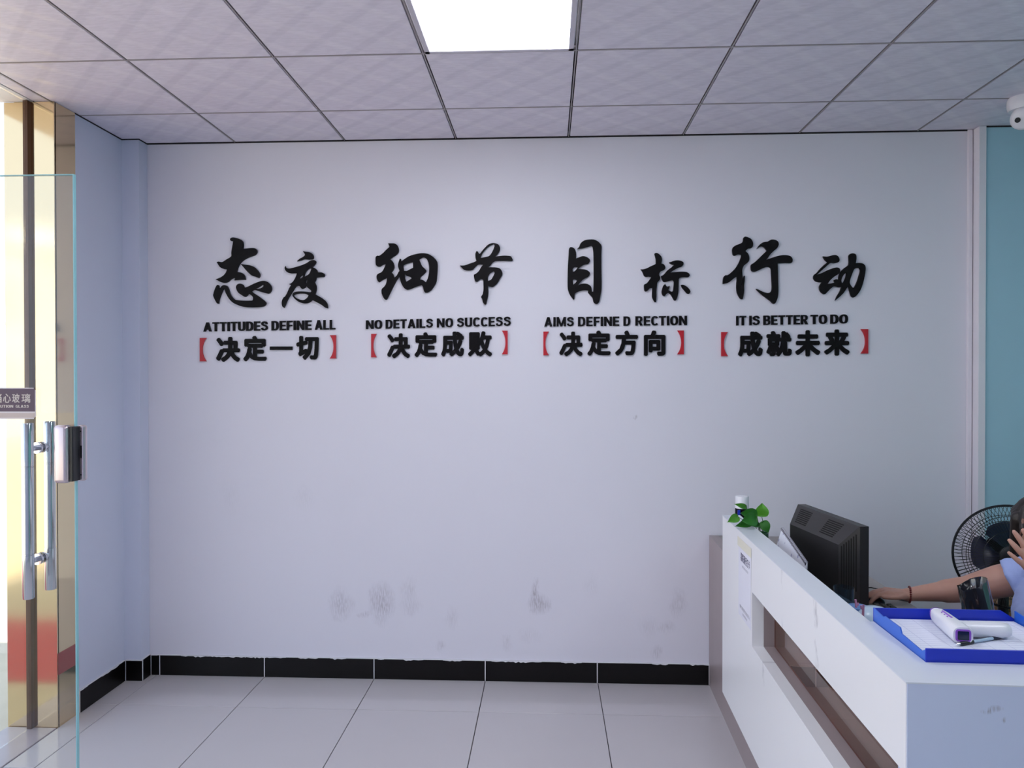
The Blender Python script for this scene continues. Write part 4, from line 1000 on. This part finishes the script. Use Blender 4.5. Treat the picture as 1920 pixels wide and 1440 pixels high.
# ------------------------------------------------------------------ blue document tray with forms
tr = empty('document_tray', (0.822, 1.65, 1.0), R(-1.2)); tag(tr, 'blue plastic letter tray holding forms on the desk corner', 'tray')
TW, TD = 0.345, 0.275
box('tray_base', (0, 0, 0), (TW, TD, 0.003), M_blue, tr)
box('front_wall', (0, 0, 0), (TW, 0.004, 0.030), M_blue, tr, bevel=0.001, seg=1)
bm = bmesh.new()
pts = [(0.0, 0), (TW, 0), (TW, 0.012), (TW - 0.035, 0.034), (0.0, 0.034)]
a = [bm.verts.new((x, TD - 0.004, z)) for x, z in pts]; c = [bm.verts.new((x, TD, z)) for x, z in pts]
bm.faces.new(a); bm.faces.new(c[::-1])
for k in range(5): bm.faces.new((a[k], a[(k + 1) % 5], c[(k + 1) % 5], c[k]))
finish(bm, 'back_wall', M_blue, tr)
M_blue2 = mat('bright_blue_plastic', (0.025, 0.13, 0.62), 0.35)
def side(x0):
    bm = bmesh.new()
    pts = [(0.004, 0), (TD - 0.004, 0), (TD - 0.004, 0.034), (TD - 0.06, 0.029), (TD - 0.068, 0.034), (TD - 0.15, 0.034), (TD - 0.158, 0.022), (0.02, 0.018), (0.004, 0.026)]
    n = len(pts); a = [bm.verts.new((x0, y, z)) for y, z in pts]; c = [bm.verts.new((x0 + 0.003, y, z)) for y, z in pts]
    bm.faces.new(a); bm.faces.new(c[::-1])
    for k in range(n): bm.faces.new((a[k], a[(k + 1) % n], c[(k + 1) % n], c[k]))
    finish(bm, 'side_wall', M_blue2, tr)
side(0.0); side(TW - 0.003)
M_form = mat('form_paper', (0.78, 0.80, 0.92), 0.7)
nt = M_form.node_tree; b = nt.nodes['Principled BSDF']
tcn = nt.nodes.new('ShaderNodeTexCoord'); br = nt.nodes.new('ShaderNodeTexBrick')
br.offset = 0; br.inputs['Scale'].default_value = 1; br.inputs['Brick Width'].default_value = 0.045; br.inputs['Row Height'].default_value = 0.013; br.inputs['Mortar Size'].default_value = 0.0005
br.inputs['Color1'].default_value = (0.78, 0.80, 0.92, 1); br.inputs['Color2'].default_value = (0.78, 0.80, 0.92, 1); br.inputs['Mortar'].default_value = (0.45, 0.47, 0.66, 1)
nt.links.new(tcn.outputs['Object'], br.inputs['Vector'])
nz = nt.nodes.new('ShaderNodeTexNoise'); nz.inputs['Scale'].default_value = 260; nz.inputs['Detail'].default_value = 2; nt.links.new(tcn.outputs['Object'], nz.inputs['Vector'])
sp = nt.nodes.new('ShaderNodeSeparateXYZ'); nt.links.new(tcn.outputs['Object'], sp.inputs[0])
def mnode(op, a, b_=None, clamp=False):
    n = nt.nodes.new('ShaderNodeMath'); n.operation = op; n.use_clamp = clamp
    for i, v in enumerate((a, b_)):
        if v is None: continue
        if isinstance(v, (int, float)): n.inputs[i].default_value = v
        else: nt.links.new(v, n.inputs[i])
    return n.outputs[0]
line = mnode('LESS_THAN', mnode('ABSOLUTE', mnode('SUBTRACT', mnode('FRACT', mnode('DIVIDE', sp.outputs[1], 0.013)), 0.5)), 0.28)
thr = mnode('GREATER_THAN', nz.outputs['Fac'], 0.60)
low = mnode('LESS_THAN', sp.outputs[1], 0.045)
ink = mnode('MULTIPLY', mnode('MULTIPLY', line, thr), low)
mxx = nt.nodes.new('ShaderNodeMix'); mxx.data_type = 'RGBA'; mxx.inputs[7].default_value = (0.08, 0.08, 0.16, 1)
nt.links.new(ink, mxx.inputs[0]); nt.links.new(br.outputs['Color'], mxx.inputs[6]); nt.links.new(mxx.outputs[2], b.inputs['Base Color'])
fo = empty('form_sheets', (0.822, 1.65, 1.003), R(-1.2)); tag(fo, 'stack of white ruled paper forms with handwriting lying in the blue tray', 'paper')
for k in range(3):
    box('sheet', (0.009 + 0.001 * k, 0.010, 0.0002 + 0.0022 * k), (TW - 0.006 - 0.001 * k, TD - 0.010, 0.002 + 0.0022 * k), M_form if k == 2 else M_paper, fo)

# thermometer gun lying on the forms
tg0 = Vector((1.0, 1.78, 1.0098))
tg = empty('forehead_thermometer', tg0); tag(tg, 'white and purple infrared forehead thermometer lying on the forms', 'thermometer')
Pb = at_y(1752, 1172, 1.90); Pf = at_y(1806, 1186, 1.735)
zc = 1.0098 + 0.021
Pb.z = zc; Pf.z = zc
ax = (Pf - Pb).normalized(); sdv = ax.cross(Vector((0, 0, 1))).normalized(); upv = Vector((0, 0, 1))
def rrect(c, w, h, n=5, r_=0.4):
    out = []
    rad = min(w, h) * r_
    for (sx_, sy_, a0) in ((1, 1, 0), (-1, 1, 90), (-1, -1, 180), (1, -1, 270)):
        for k in range(n):
            an = R(a0 + 90 * k / (n - 1)); out.append(c + sdv * (sx_ * (w / 2 - rad) + rad * math.cos(an)) + upv * (sy_ * (h / 2 - rad) + rad * math.sin(an)))
    return out
Lh = (Pf - Pb).length
def loft(name, secs, M, parent, cap=True, auto=50):
    bm = bmesh.new(); rg = [[bm.verts.new(p - tg0) for p in s_] for s_ in secs]; n = len(rg[0])
    for a_, b_ in zip(rg, rg[1:]):
        for k in range(n): bm.faces.new((a_[k], a_[(k + 1) % n], b_[(k + 1) % n], b_[k]))
    bm.faces.new(rg[0][::-1]); bm.faces.new(rg[-1]); return finish(bm, name, M, parent, auto=auto)
secs = []
for t, w, h in ((0.06, 0.026, 0.030), (0.14, 0.032, 0.036), (0.35, 0.038, 0.040), (0.8, 0.044, 0.041), (0.95, 0.046, 0.041), (1.0, 0.042, 0.037)):
    secs.append(rrect(Pb + ax * (Lh * t), w, h))
loft('casing', secs, M_whitep, tg)
loft('nose_ring', [rrect(Pb + ax * (Lh * t), w, h) for t, w, h in ((-0.02, 0.016, 0.018), (0.02, 0.024, 0.027), (0.07, 0.029, 0.033))], M_purple, tg)
loft('display_bezel', [rrect(Pb + ax * (Lh * 1.0 + d_), 0.033, 0.028, r_=0.25) for d_ in (-0.001, 0.0012)], M_purple, tg)
loft('display', [rrect(Pb + ax * (Lh * 1.0 + d_), 0.024, 0.020, r_=0.1) for d_ in (0.0, 0.002)], M_lcd, tg)
bm = bmesh.new()
H0 = Pb + ax * (Lh * 0.70); Hd = (at_y(1895, 1184, 1.76) - at_y(1822, 1182, 1.76)); Hd.z = 0; Hd.normalize()
hp_ = [(0.0, 0.020, 0.019), (0.03, 0.019, 0.018), (0.06, 0.021, 0.0185), (0.095, 0.022, 0.0185), (0.112, 0.018, 0.015), (0.117, 0.010, 0.009)]
rg = []
for (dd, ry, rz) in hp_:
    c = H0 + Hd * (dd + 0.01) - Vector((0, 0, 0.002)); s_ = Hd.cross(upv).normalized()
    rg.append([bm.verts.new(c + s_ * (ry * math.cos(2 * PI * k / 18)) + upv * (rz * math.sin(2 * PI * k / 18)) - tg0) for k in range(18)])
for a_, b_ in zip(rg, rg[1:]):
    for k in range(18): bm.faces.new((a_[k], a_[(k + 1) % 18], b_[(k + 1) % 18], b_[k]))
bm.faces.new(rg[0][::-1]); bm.faces.new(rg[-1]); finish(bm, 'grip', M_whitep, tg, auto=50)
a = Pb + ax * (Lh * 0.30) + upv * 0.0195 - tg0; b_ = Pb + ax * (Lh * 0.62) + upv * 0.0205 - tg0
tube('button_strip', [a, b_], 0.0022, M_purple, tg, seg=8)
for k in range(3):
    c = Pb + ax * (Lh * (0.38 + 0.1 * k)) + upv * 0.020 + sdv * 0.007 - tg0
    tube('button', [c, c + Vector((0, 0, 0.0015))], 0.0018, M_purple, tg, seg=8)

# pen
A = at_z(1790, 1209, 1.0145); Bp = at_z(1878, 1194, 1.0145)
pen = empty('ballpoint_pen', A); tag(pen, 'clear ballpoint pen with a black grip beside the thermometer', 'pen')
d = (Bp - A)
tube('tip', [Vector(), d * 0.10], [0.0006, 0.0032], M_steel, pen, seg=10)
tube('grip', [d * 0.10, d * 0.14, d * 0.38], [0.0034, 0.0046, 0.0044], M_blackp, pen, seg=12)
tube('barrel', [d * 0.38, d * 0.86], 0.0036, M_pale, pen, seg=12)
tube('end_cap', [d * 0.80, d * 1.0], 0.0040, M_fanblue, pen, seg=12)

# plastic film bag
bg0 = Vector((1.215, 2.13, 0.79))
bag = empty('plastic_bag', bg0); tag(bag, 'crumpled shiny black plastic bag standing behind the blue tray', 'bag')
bm = bmesh.new(); rg = []; n = 40
for i in range(15):
    t = i / 14; z = 0.003 + 0.250 * t
    wx = 0.052 - 0.022 * t + (0.004 * max(0, t - 0.75) * 4); wy = 0.050 - 0.018 * t
    row = []
    for k in range(n):
        an = 2 * PI * k / n
        f = 1 + 0.28 * noise.noise(Vector((math.cos(an) * 3.2, math.sin(an) * 3.2, t * 1.6))) + 0.10 * noise.noise(Vector((math.cos(an) * 8, math.sin(an) * 8, t * 5 + 3)))
        zz = z + (0.018 * math.cos(an) * max(0, t - 0.6) * 2.5)
        row.append(bm.verts.new((wx * f * math.cos(an) - 0.050 * t + 0.022, wy * f * math.sin(an), zz)))
    rg.append(row)
for a_, b_ in zip(rg, rg[1:]):
    for k in range(n): bm.faces.new((a_[k], a_[(k + 1) % n], b_[(k + 1) % n], b_[k]))
bm.faces.new(rg[0][::-1])
top = rg[-1]; inner = [bm.verts.new(v.co * 1.0 + Vector((-0.006 * v.co.x / 0.05, -0.006 * v.co.y / 0.05, -0.03))) for v in top]
for k in range(n): bm.faces.new((top[k], top[(k + 1) % n], inner[(k + 1) % n], inner[k]))
bm.faces.new(inner)
finish(bm, 'bag_film', M_bag, bag, auto=70)
bm = bmesh.new(); rg = []
for i in range(9):
    t = i / 8; row = []
    for k in range(20):
        an = 2 * PI * k / 20; f = 1 + 0.3 * noise.noise(Vector((math.cos(an) * 2, math.sin(an) * 2, t * 4 + 9)))
        row.append(bm.verts.new((-0.03 - 0.08 * t, 0.01 + 0.030 * f * math.cos(an) * (1 - 0.5 * t), 0.004 + (0.11 - 0.02 * t) * 0.5 * (1 + f * 0.95 * math.sin(an) * (1 - 0.4 * t)))))
    rg.append(row)
for a_, b_ in zip(rg, rg[1:]):
    for k in range(20): bm.faces.new((a_[k], a_[(k + 1) % 20], b_[(k + 1) % 20], b_[k]))
bm.faces.new(rg[0][::-1]); bm.faces.new(rg[-1]); finish(bm, 'loose_flap', M_bag, bag, auto=70)

# ------------------------------------------------------------------ pedestal fan
FC = Vector((2.035, 3.36, 0.83)); FR = 0.222
fan = empty('pedestal_fan', (FC.x + 0.03, FC.y + 0.07, 0)); tag(fan, 'black pedestal fan with a wire cage behind the seated person', 'fan')
fb = Vector(fan.location)
fn_ = Vector((-0.30, -0.95, 0.10)).normalized(); fa, fbv = frame_from(fn_)
def fp(r_, an, k): return FC - fb + (fa * math.cos(an) + fbv * math.sin(an)) * r_ + fn_ * k
def cage(name, sgn):
    bm = bmesh.new()
    NW = 84
    for k in range(NW):
        an = 2 * PI * k / NW
        tw = 0.10 * sgn
        prof = [(0.055, 0.062), (0.10, 0.060), (0.15, 0.052), (0.19, 0.034), (0.214, 0.014), (FR, 0.0)]
        tube_into(bm, [fp(r_, an + tw * (1 - r_ / FR) * 2.0, sgn * h) for r_, h in prof], 0.0012, 4, cap=False)
    for r_, h, w in ((0.055, 0.062, 0.0018), (0.115, 0.0585, 0.0014), (0.150, 0.052, 0.0014), (0.178, 0.0405, 0.0014)):
        tube_into(bm, [fp(r_, 2 * PI * k / 48, sgn * h) for k in range(48)], w, 5, closed=True)
    o = finish(bm, name, M_blackp, fan); return o
cage('front_grille', 1); cage('rear_grille', -1)
tube('outer_ring', [fp(FR, 2 * PI * k / 64, 0) for k in range(64)], 0.0055, M_blackp, fan, seg=8, closed=True)
qf = fn_.to_track_quat('Z', 'Y').to_matrix().to_4x4()
lathe('hub_badge', [(0, 0.068), (0.040, 0.067), (0.054, 0.062), (0.054, 0.056), (0, 0.056)], M_blackp, fan, center=FC - fb, mtx=qf)
lathe('blade_hub', [(0, 0.03), (0.035, 0.028), (0.04, 0.01), (0.04, -0.02), (0, -0.02)], M_blackp, fan, center=FC - fb, mtx=qf)
lathe('rear_plate', [(0, -0.052), (0.098, -0.050), (0.098, -0.056), (0, -0.058)], M_blackp, fan, center=FC - fb, mtx=qf)
lathe('motor_housing', [(0, -0.058), (0.052, -0.058), (0.062, -0.075), (0.062, -0.14), (0.045, -0.165), (0, -0.17)], M_blackp, fan, center=FC - fb, mtx=qf)
for k in range(5):
    bm = bmesh.new(); rows = []
    for i in range(7):
        r_ = 0.035 + i * (0.118 / 6); hw = (0.22 + 0.36 * math.sin(min(1, i / 5) * PI / 2)) * (1.0 if i < 6 else 0.7)
        rows.append([bm.verts.new(fp(r_, 2 * PI * k / 5 + hw * u + 0.10 * i / 6, 0.018 * -u)) for u in (-1, -0.5, 0, 0.5, 1)])
    for a_, b_ in zip(rows, rows[1:]):
        for j in range(4): bm.faces.new((a_[j], a_[j + 1], b_[j + 1], b_[j]))
    g = bmesh.ops.extrude_face_region(bm, geom=list(bm.faces))
    for v in [x for x in g['geom'] if isinstance(x, bmesh.types.BMVert)]: v.co += fn_ * 0.0015
    finish(bm, 'blade', M_fanblue, fan, auto=60)
pb = FC - fb - fn_ * 0.11
tube('pole', [(pb.x, pb.y, 0.02), (pb.x, pb.y, 0.70)], 0.012, M_blackp, fan, seg=16)
tube('control_stem', [(pb.x, pb.y, 0.52), (pb.x, pb.y, 0.80)], 0.022, M_blackp, fan, seg=16)
lathe('fan_base', [(0, 0), (0.175, 0), (0.178, 0.012), (0.15, 0.025), (0.03, 0.04), (0, 0.04)], M_blackp, fan, center=(pb.x, pb.y, 0.001))
p_ = fp(FR + 0.002, R(125), 0)

# low wooden cabinet beyond the fan
cab = empty('wooden_cabinet', (2.56, 3.825, 0)); tag(cab, 'low amber wooden cabinet behind the fan in the right corner', 'cabinet')
box('cabinet_body', (-0.36, -0.14, 0.0), (0.36, 0.045, 0.50), M_wood, cab, bevel=0.003)
box('cabinet_top', (-0.38, -0.155, 0.50), (0.38, 0.048, 0.525), M_wood, cab, bevel=0.003)
for s in (-1, 1):
    dd_ = box('door', (s * 0.178 - 0.172, -0.152, 0.03), (s * 0.178 + 0.172, -0.1405, 0.485), M_wood, cab, bevel=0.002)
    lathe('knob', [(0, 0.022), (0.011, 0.02), (0.010, 0.008), (0.005, 0.0), (0, 0.0)], M_steel, dd_, center=(s * 0.03, -0.152, 0.30), mtx=Matrix.Rotation(R(90), 4, 'X'))

# ------------------------------------------------------------------ office chair
ch = empty('office_chair', (1.80, 2.44, 0)); tag(ch, 'black office chair under the seated person', 'chair')
box('seat', (-0.24, -0.24, 0.40), (0.22, 0.24, 0.47), M_plastic_b, ch, bevel=0.025, seg=3)
box('backrest', (0.215, -0.22, 0.55), (0.265, 0.22, 1.02), M_plastic_b, ch, bevel=0.02, seg=3)
box('back_bar', (0.20, -0.03, 0.38), (0.285, 0.03, 0.60), M_blackp, ch, bevel=0.01)
for s in (-1, 1):
    bm = bmesh.new()
    tube_into(bm, [(0.10, s * 0.225, 0.44), (0.10, s * 0.285, 0.46), (0.08, s * 0.295, 0.68)], 0.014, 10)
    finish(bm, 'arm_support', M_blackp, ch, auto=40)
    box('armrest', (-0.10, s * 0.295 - 0.03, 0.68), (0.16, s * 0.295 + 0.03, 0.715), M_plastic_b, ch, bevel=0.012, seg=3)
tube('gas_lift', [(0, 0, 0.08), (0, 0, 0.40)], 0.025, M_steel, ch, seg=16)
for k in range(5):
    an = 2 * PI * k / 5 + 0.3; c, s = math.cos(an), math.sin(an)
    lg = tube('leg', [(0.02 * c, 0.02 * s, 0.10), (0.28 * c, 0.28 * s, 0.062)], [0.024, 0.014], M_blackp, ch, seg=10)
    tube('caster', [(0.28 * c - 0.012 * s, 0.28 * s + 0.012 * c, 0.027), (0.28 * c + 0.012 * s, 0.28 * s - 0.012 * c, 0.027)], 0.026, M_blackp, lg, seg=16)

# ------------------------------------------------------------------ seated person
PB = Vector((1.78, 2.44, 0))
per = empty('person', PB); tag(per, 'person in a light blue short-sleeved shirt, one hand on the mouse, other at face', 'person')
V = Vector
def rel(*p): return V(p) - PB
pelv = rel(1.79, 2.44, 0.58); chest = rel(1.67, 2.44, 0.86); neckb = rel(1.605, 2.41, 1.00)
headc = rel(1.520, 2.345, 1.135)
shR, shL = rel(1.655, 2.60, 0.955), rel(1.655, 2.28, 0.955)
elR, wrR = rel(1.49, 2.70, 0.868), rel(1.305, 2.755, 0.830)
elL, wrL = rel(1.60, 2.14, 0.80), rel(1.458, 2.235, 1.022)
bm = bmesh.new()
# torso, hips, legs
ellipsoid_into(bm, pelv + V((0.0, 0, 0)), (0.12, 0.17, 0.11)); ellipsoid_into(bm, pelv.lerp(chest, .5), (0.095, 0.135, 0.16)); ellipsoid_into(bm, chest, (0.105, 0.155, 0.14))
capsule_into(bm, chest + V((0, 0, .08)), shR, 0.06, 0.048); capsule_into(bm, chest + V((0, 0, .08)), shL, 0.06, 0.048)
capsule_into(bm, neckb - V((0, 0, .03)), headc + V((0.015, 0, -0.04)), 0.052, 0.046)
for s, hy in ((1, 0.09), (-1, -0.09)):
    hip = pelv + V((-0.02, hy, -0.04)); kn = rel(1.36, 2.44 + hy * 1.3, 0.51); ank = rel(1.40, 2.44 + hy * 1.3, 0.085)
    capsule_into(bm, hip, kn, 0.085, 0.055); capsule_into(bm, kn, kn.lerp(ank, .35), 0.054, 0.052); capsule_into(bm, kn.lerp(ank, .35), ank, 0.052, 0.034)
    capsule_into(bm, ank, rel(1.26, 2.44 + hy * 1.35, 0.040), 0.036, 0.026)
capsule_into(bm, shR, shR.lerp(elR, .5), 0.052, 0.056); capsule_into(bm, shR.lerp(elR, .5), elR, 0.056, 0.046)
capsule_into(bm, elR, elR.lerp(wrR, .35), 0.046, 0.041); capsule_into(bm, elR.lerp(wrR, .35), wrR, 0.041, 0.0255, 0.9, (0, 0, 1))
capsule_into(bm, shL, elL, 0.047, 0.037); capsule_into(bm, elL, elL.lerp(wrL, .35), 0.037, 0.036); capsule_into(bm, elL.lerp(wrL, .35), wrL, 0.036, 0.0235)
# head: skull, jaw, nose, brow, ears, lips; faces -x, slightly down and towards the viewer
hq = (Matrix.Rotation(R(180), 3, 'Z') @ Matrix.Rotation(R(58), 3, 'Z') @ Matrix.Rotation(R(12), 3, 'Y'))
def hv(x, y, z): return headc + hq @ V((x, y, z))
ellipsoid_into(bm, hv(-0.012, 0, 0.022), (0.090, 0.072, 0.082), hq); ellipsoid_into(bm, hv(0.022, 0, -0.030), (0.058, 0.056, 0.068), hq)
ellipsoid_into(bm, hv(0.052, 0, -0.083), (0.020, 0.022, 0.016), hq)
capsule_into(bm, hv(0.082, 0, 0.008), hv(0.096, 0, -0.026), 0.008, 0.012); ellipsoid_into(bm, hv(0.088, 0.010, -0.030), (0.008, 0.007, 0.006), hq, 10, 8); ellipsoid_into(bm, hv(0.088, -0.010, -0.030), (0.008, 0.007, 0.006), hq, 10, 8)
capsule_into(bm, hv(0.070, 0.032, 0.020), hv(0.078, 0.010, 0.020), 0.010, 0.010); capsule_into(bm, hv(0.070, -0.032, 0.020), hv(0.078, -0.010, 0.020), 0.010, 0.010)
for s in (-1, 1):
    ellipsoid_into(bm, hv(0.048, s * 0.034, -0.030), (0.024, 0.020, 0.022), hq); ellipsoid_into(bm, hv(-0.005, s * 0.074, -0.008), (0.016, 0.007, 0.028), hq, 12, 10)
capsule_into(bm, hv(0.080, -0.018, -0.054), hv(0.080, 0.018, -0.054), 0.007, 0.007)
# hands
def hand(w, fdir, side, palm_n, curls, lens, spread, thumb, pl_=0.085):
    """w wrist, fdir towards the knuckles, side towards the thumb, palm_n out of the palm"""
    fdir = fdir.normalized(); side = (side - fdir * side.dot(fdir)).normalized(); palm_n = palm_n.normalized()
    kn = []
    for k in range(4):
        o_ = (1.5 - k) * 0.0195; K = w + fdir * (pl_ - 0.004 * abs(k - 1) - (0.006 if k == 3 else 0)) + side * o_
        capsule_into(bm, w + fdir * 0.006 + side * (o_ * 0.55), K, 0.0145, 0.0105, seg=14); kn.append(K)
    for a_, b_ in zip(kn, kn[1:]): capsule_into(bm, a_, b_, 0.0095, 0.0095, seg=12)
    for k, K in enumerate(kn):
        d0 = (fdir + side * spread[k]).normalized(); p = K; ang = 0
        rot_ax = d0.cross(palm_n).normalized()
        rad = [0.0100, 0.0092, 0.0084, 0.0068]; 
        if k == 3: rad = [x * 0.88 for x in rad]
        for j, fr in enumerate((0.45, 0.30, 0.25)):
            ang += curls[k] * (0.8, 1.0, 0.8)[j]
            dd_ = (Matrix.Rotation(ang, 3, rot_ax) @ d0)
            q_ = p + dd_ * (lens[k] * fr); capsule_into(bm, p, q_, rad[j], rad[j + 1], seg=12); p = q_
    T0 = w + fdir * 0.018 + side * 0.018; p = T0
    for (dv, L_, ra, rb) in thumb:
        q_ = p + (fdir * dv[0] + side * dv[1] + palm_n * dv[2]).normalized() * L_; capsule_into(bm, p, q_, ra, rb, seg=12); p = q_
hand(wrR + V((0.005, 0, 0)), V((-0.97, 0.12, 0.10)), V((0, -1, 0)), V((0, 0, -1)), [0.42, 0.38, 0.38, 0.42], [0.075, 0.082, 0.076, 0.062], [0.10, 0.02, -0.05, -0.12],
     [((0.72, 0.60, 0.10), 0.036, 0.0145, 0.0110), ((0.92, 0.22, 0.14), 0.030, 0.0108, 0.0092), ((0.98, 0.02, 0.12), 0.026, 0.0092, 0.0070)])
fdL = V((-0.42, 0.05, 0.62)).normalized()
hand(wrL, fdL, V((0.75, 0.3, 0.45)), V((0.30, 0.95, 0.1)), [0.10, 0.10, 0.14, 0.18], [0.070, 0.078, 0.072, 0.058], [0.16, 0.02, -0.14, -0.32],
     [((0.72, 0.60, 0.25), 0.036, 0.0145, 0.0110), ((0.95, 0.25, 0.2), 0.030, 0.0108, 0.0092), ((0.98, 0.02, 0.12), 0.024, 0.0092, 0.0070)])
fused(bm, 'body', M_skin, per, voxel=0.0042, smooth=4)
# eyes, lips
for s in (-1, 1):
    bm = bmesh.new(); ellipsoid_into(bm, hv(0.069, s * 0.029, 0.004), (0.009, 0.0125, 0.0055), hq, 14, 10); ey = finish(bm, 'eye', M_eyew, per, auto=80)
    bm = bmesh.new(); ellipsoid_into(bm, hv(0.0775, s * 0.029, 0.003), (0.004, 0.0055, 0.0055), hq, 12, 8); finish(bm, 'iris', M_hair, ey, auto=80)
    bm = bmesh.new(); capsule_into(bm, hv(0.084, s * 0.014, 0.026), hv(0.070, s * 0.042, 0.026), 0.0028, 0.002, seg=8); finish(bm, 'eyebrow', M_hair, per, auto=80)
bm = bmesh.new(); capsule_into(bm, hv(0.087, -0.016, -0.052), hv(0.087, 0.016, -0.052), 0.0035, 0.0035, seg=8); capsule_into(bm, hv(0.086, -0.013, -0.059), hv(0.086, 0.013, -0.059), 0.0042, 0.0042, seg=8); finish(bm, 'lips', M_lip, per, auto=80)
# hair: cap, back and side locks, fringe
bm = bmesh.new()
ellipsoid_into(bm, hv(-0.024, 0, 0.036), (0.096, 0.086, 0.088), hq); ellipsoid_into(bm, hv(-0.050, 0, -0.030), (0.060, 0.080, 0.090), hq)
for s in (-1, 1):
    for k in range(4):
        capsule_into(bm, hv(0.030 - k * 0.022, s * 0.066, 0.060), hv(0.020 - k * 0.022, s * 0.078, -0.058 - 0.01 * (k % 2)), 0.020, 0.012, seg=10)
for k in range(5):
    capsule_into(bm, hv(0.030, (k - 2) * 0.022, 0.088), hv(0.070, (k - 2) * 0.026, 0.045), 0.017, 0.012, seg=10)
fused(bm, 'hair', M_hair, per, voxel=0.005, smooth=2)
bm = bmesh.new()
for k in range(9):
    y_ = (k - 4) * 0.0125; tube_into(bm, [hv(0.062, y_, 0.072), hv(0.084 - abs(k - 4) * 0.003, y_ * 1.1, 0.045), hv(0.089 - abs(k - 4) * 0.004, y_ * 1.2, 0.020 - 0.006 * (k % 2))], [0.006, 0.005, 0.0015], 7)
finish(bm, 'fringe', M_hair2, per, auto=80)
# shirt: torso and short sleeves ending in open hems
bm = bmesh.new()
ellipsoid_into(bm, pelv + V((0, 0, 0.05)), (0.138, 0.185, 0.11)); ellipsoid_into(bm, pelv.lerp(chest, .5), (0.115, 0.155, 0.17)); ellipsoid_into(bm, chest + V((-0.012, 0, -0.01)), (0.140, 0.180, 0.150))
ellipsoid_into(bm, chest + V((-0.045, -0.055, -0.10)), (0.105, 0.105, 0.15))
capsule_into(bm, chest + V((0, 0, .075)), shR, 0.074, 0.062); capsule_into(bm, chest + V((0, 0, .075)), shL, 0.074, 0.062)
capsule_into(bm, shR, shR.lerp(elR, 0.36) + V((0, 0, -0.003)), 0.064, 0.070, caps=(True, False)); capsule_into(bm, shL, shL.lerp(elL, 0.60), 0.062, 0.060, caps=(True, False))
capsule_into(bm, neckb - V((0, 0, .05)), neckb + V((-0.005, 0, .018)), 0.075, 0.060, caps=(True, False))
def wrinkle(me):
    nr = [v.normal.copy() for v in me.vertices]; out = []
    for v, q_ in zip(me.vertices, nr):
        p = v.co; n = 0.006 * noise.noise(p * 13) + 0.005 * abs(noise.noise(V((p.x * 34 + p.z * 22, p.y * 14, p.z * 9 - p.x * 8))))
        out.extend(p + q_ * n)
    me.vertices.foreach_set('co', out); me.update()
fused(bm, 'shirt', M_shirt, per, voxel=0.006, smooth=2, mod=wrinkle)
bm = bmesh.new()
ellipsoid_into(bm, pelv, (0.135, 0.182, 0.112))
for hy in (0.09, -0.09):
    hip = pelv + V((-0.02, hy, -0.04)); kn = rel(1.36, 2.44 + hy * 1.3, 0.51); ank = rel(1.40, 2.44 + hy * 1.3, 0.085)
    capsule_into(bm, hip, kn, 0.096, 0.068); capsule_into(bm, kn, ank + V((0, 0, 0.03)), 0.067, 0.055, caps=(True, False))
fused(bm, 'trousers', M_pants, per, voxel=0.008, smooth=3)
for hy in (0.09, -0.09):
    bm = bmesh.new(); capsule_into(bm, rel(1.405, 2.44 + hy * 1.3, 0.046), rel(1.25, 2.44 + hy * 1.35, 0.040), 0.046, 0.038, 0.9, (0, 0, 1))
    for v in bm.verts: v.co.z = max(v.co.z, 0.002)
    finish(bm, 'shoe', M_blackp, per, auto=60)
# bead bracelet
bw = wrR.lerp(elR, 0.04); dv = (elR - wrR).normalized(); a_, b2 = frame_from(dv)
bm = bmesh.new()
for k in range(22):
    an = 2 * PI * k / 22; ellipsoid_into(bm, bw + a_ * (0.0275 * math.cos(an)) + b2 * (0.0265 * math.sin(an)) + dv * (0.006 * math.sin(an)), (0.0040,) * 3, None, 8, 6)
finish(bm, 'bracelet', M_bead, per, auto=80)
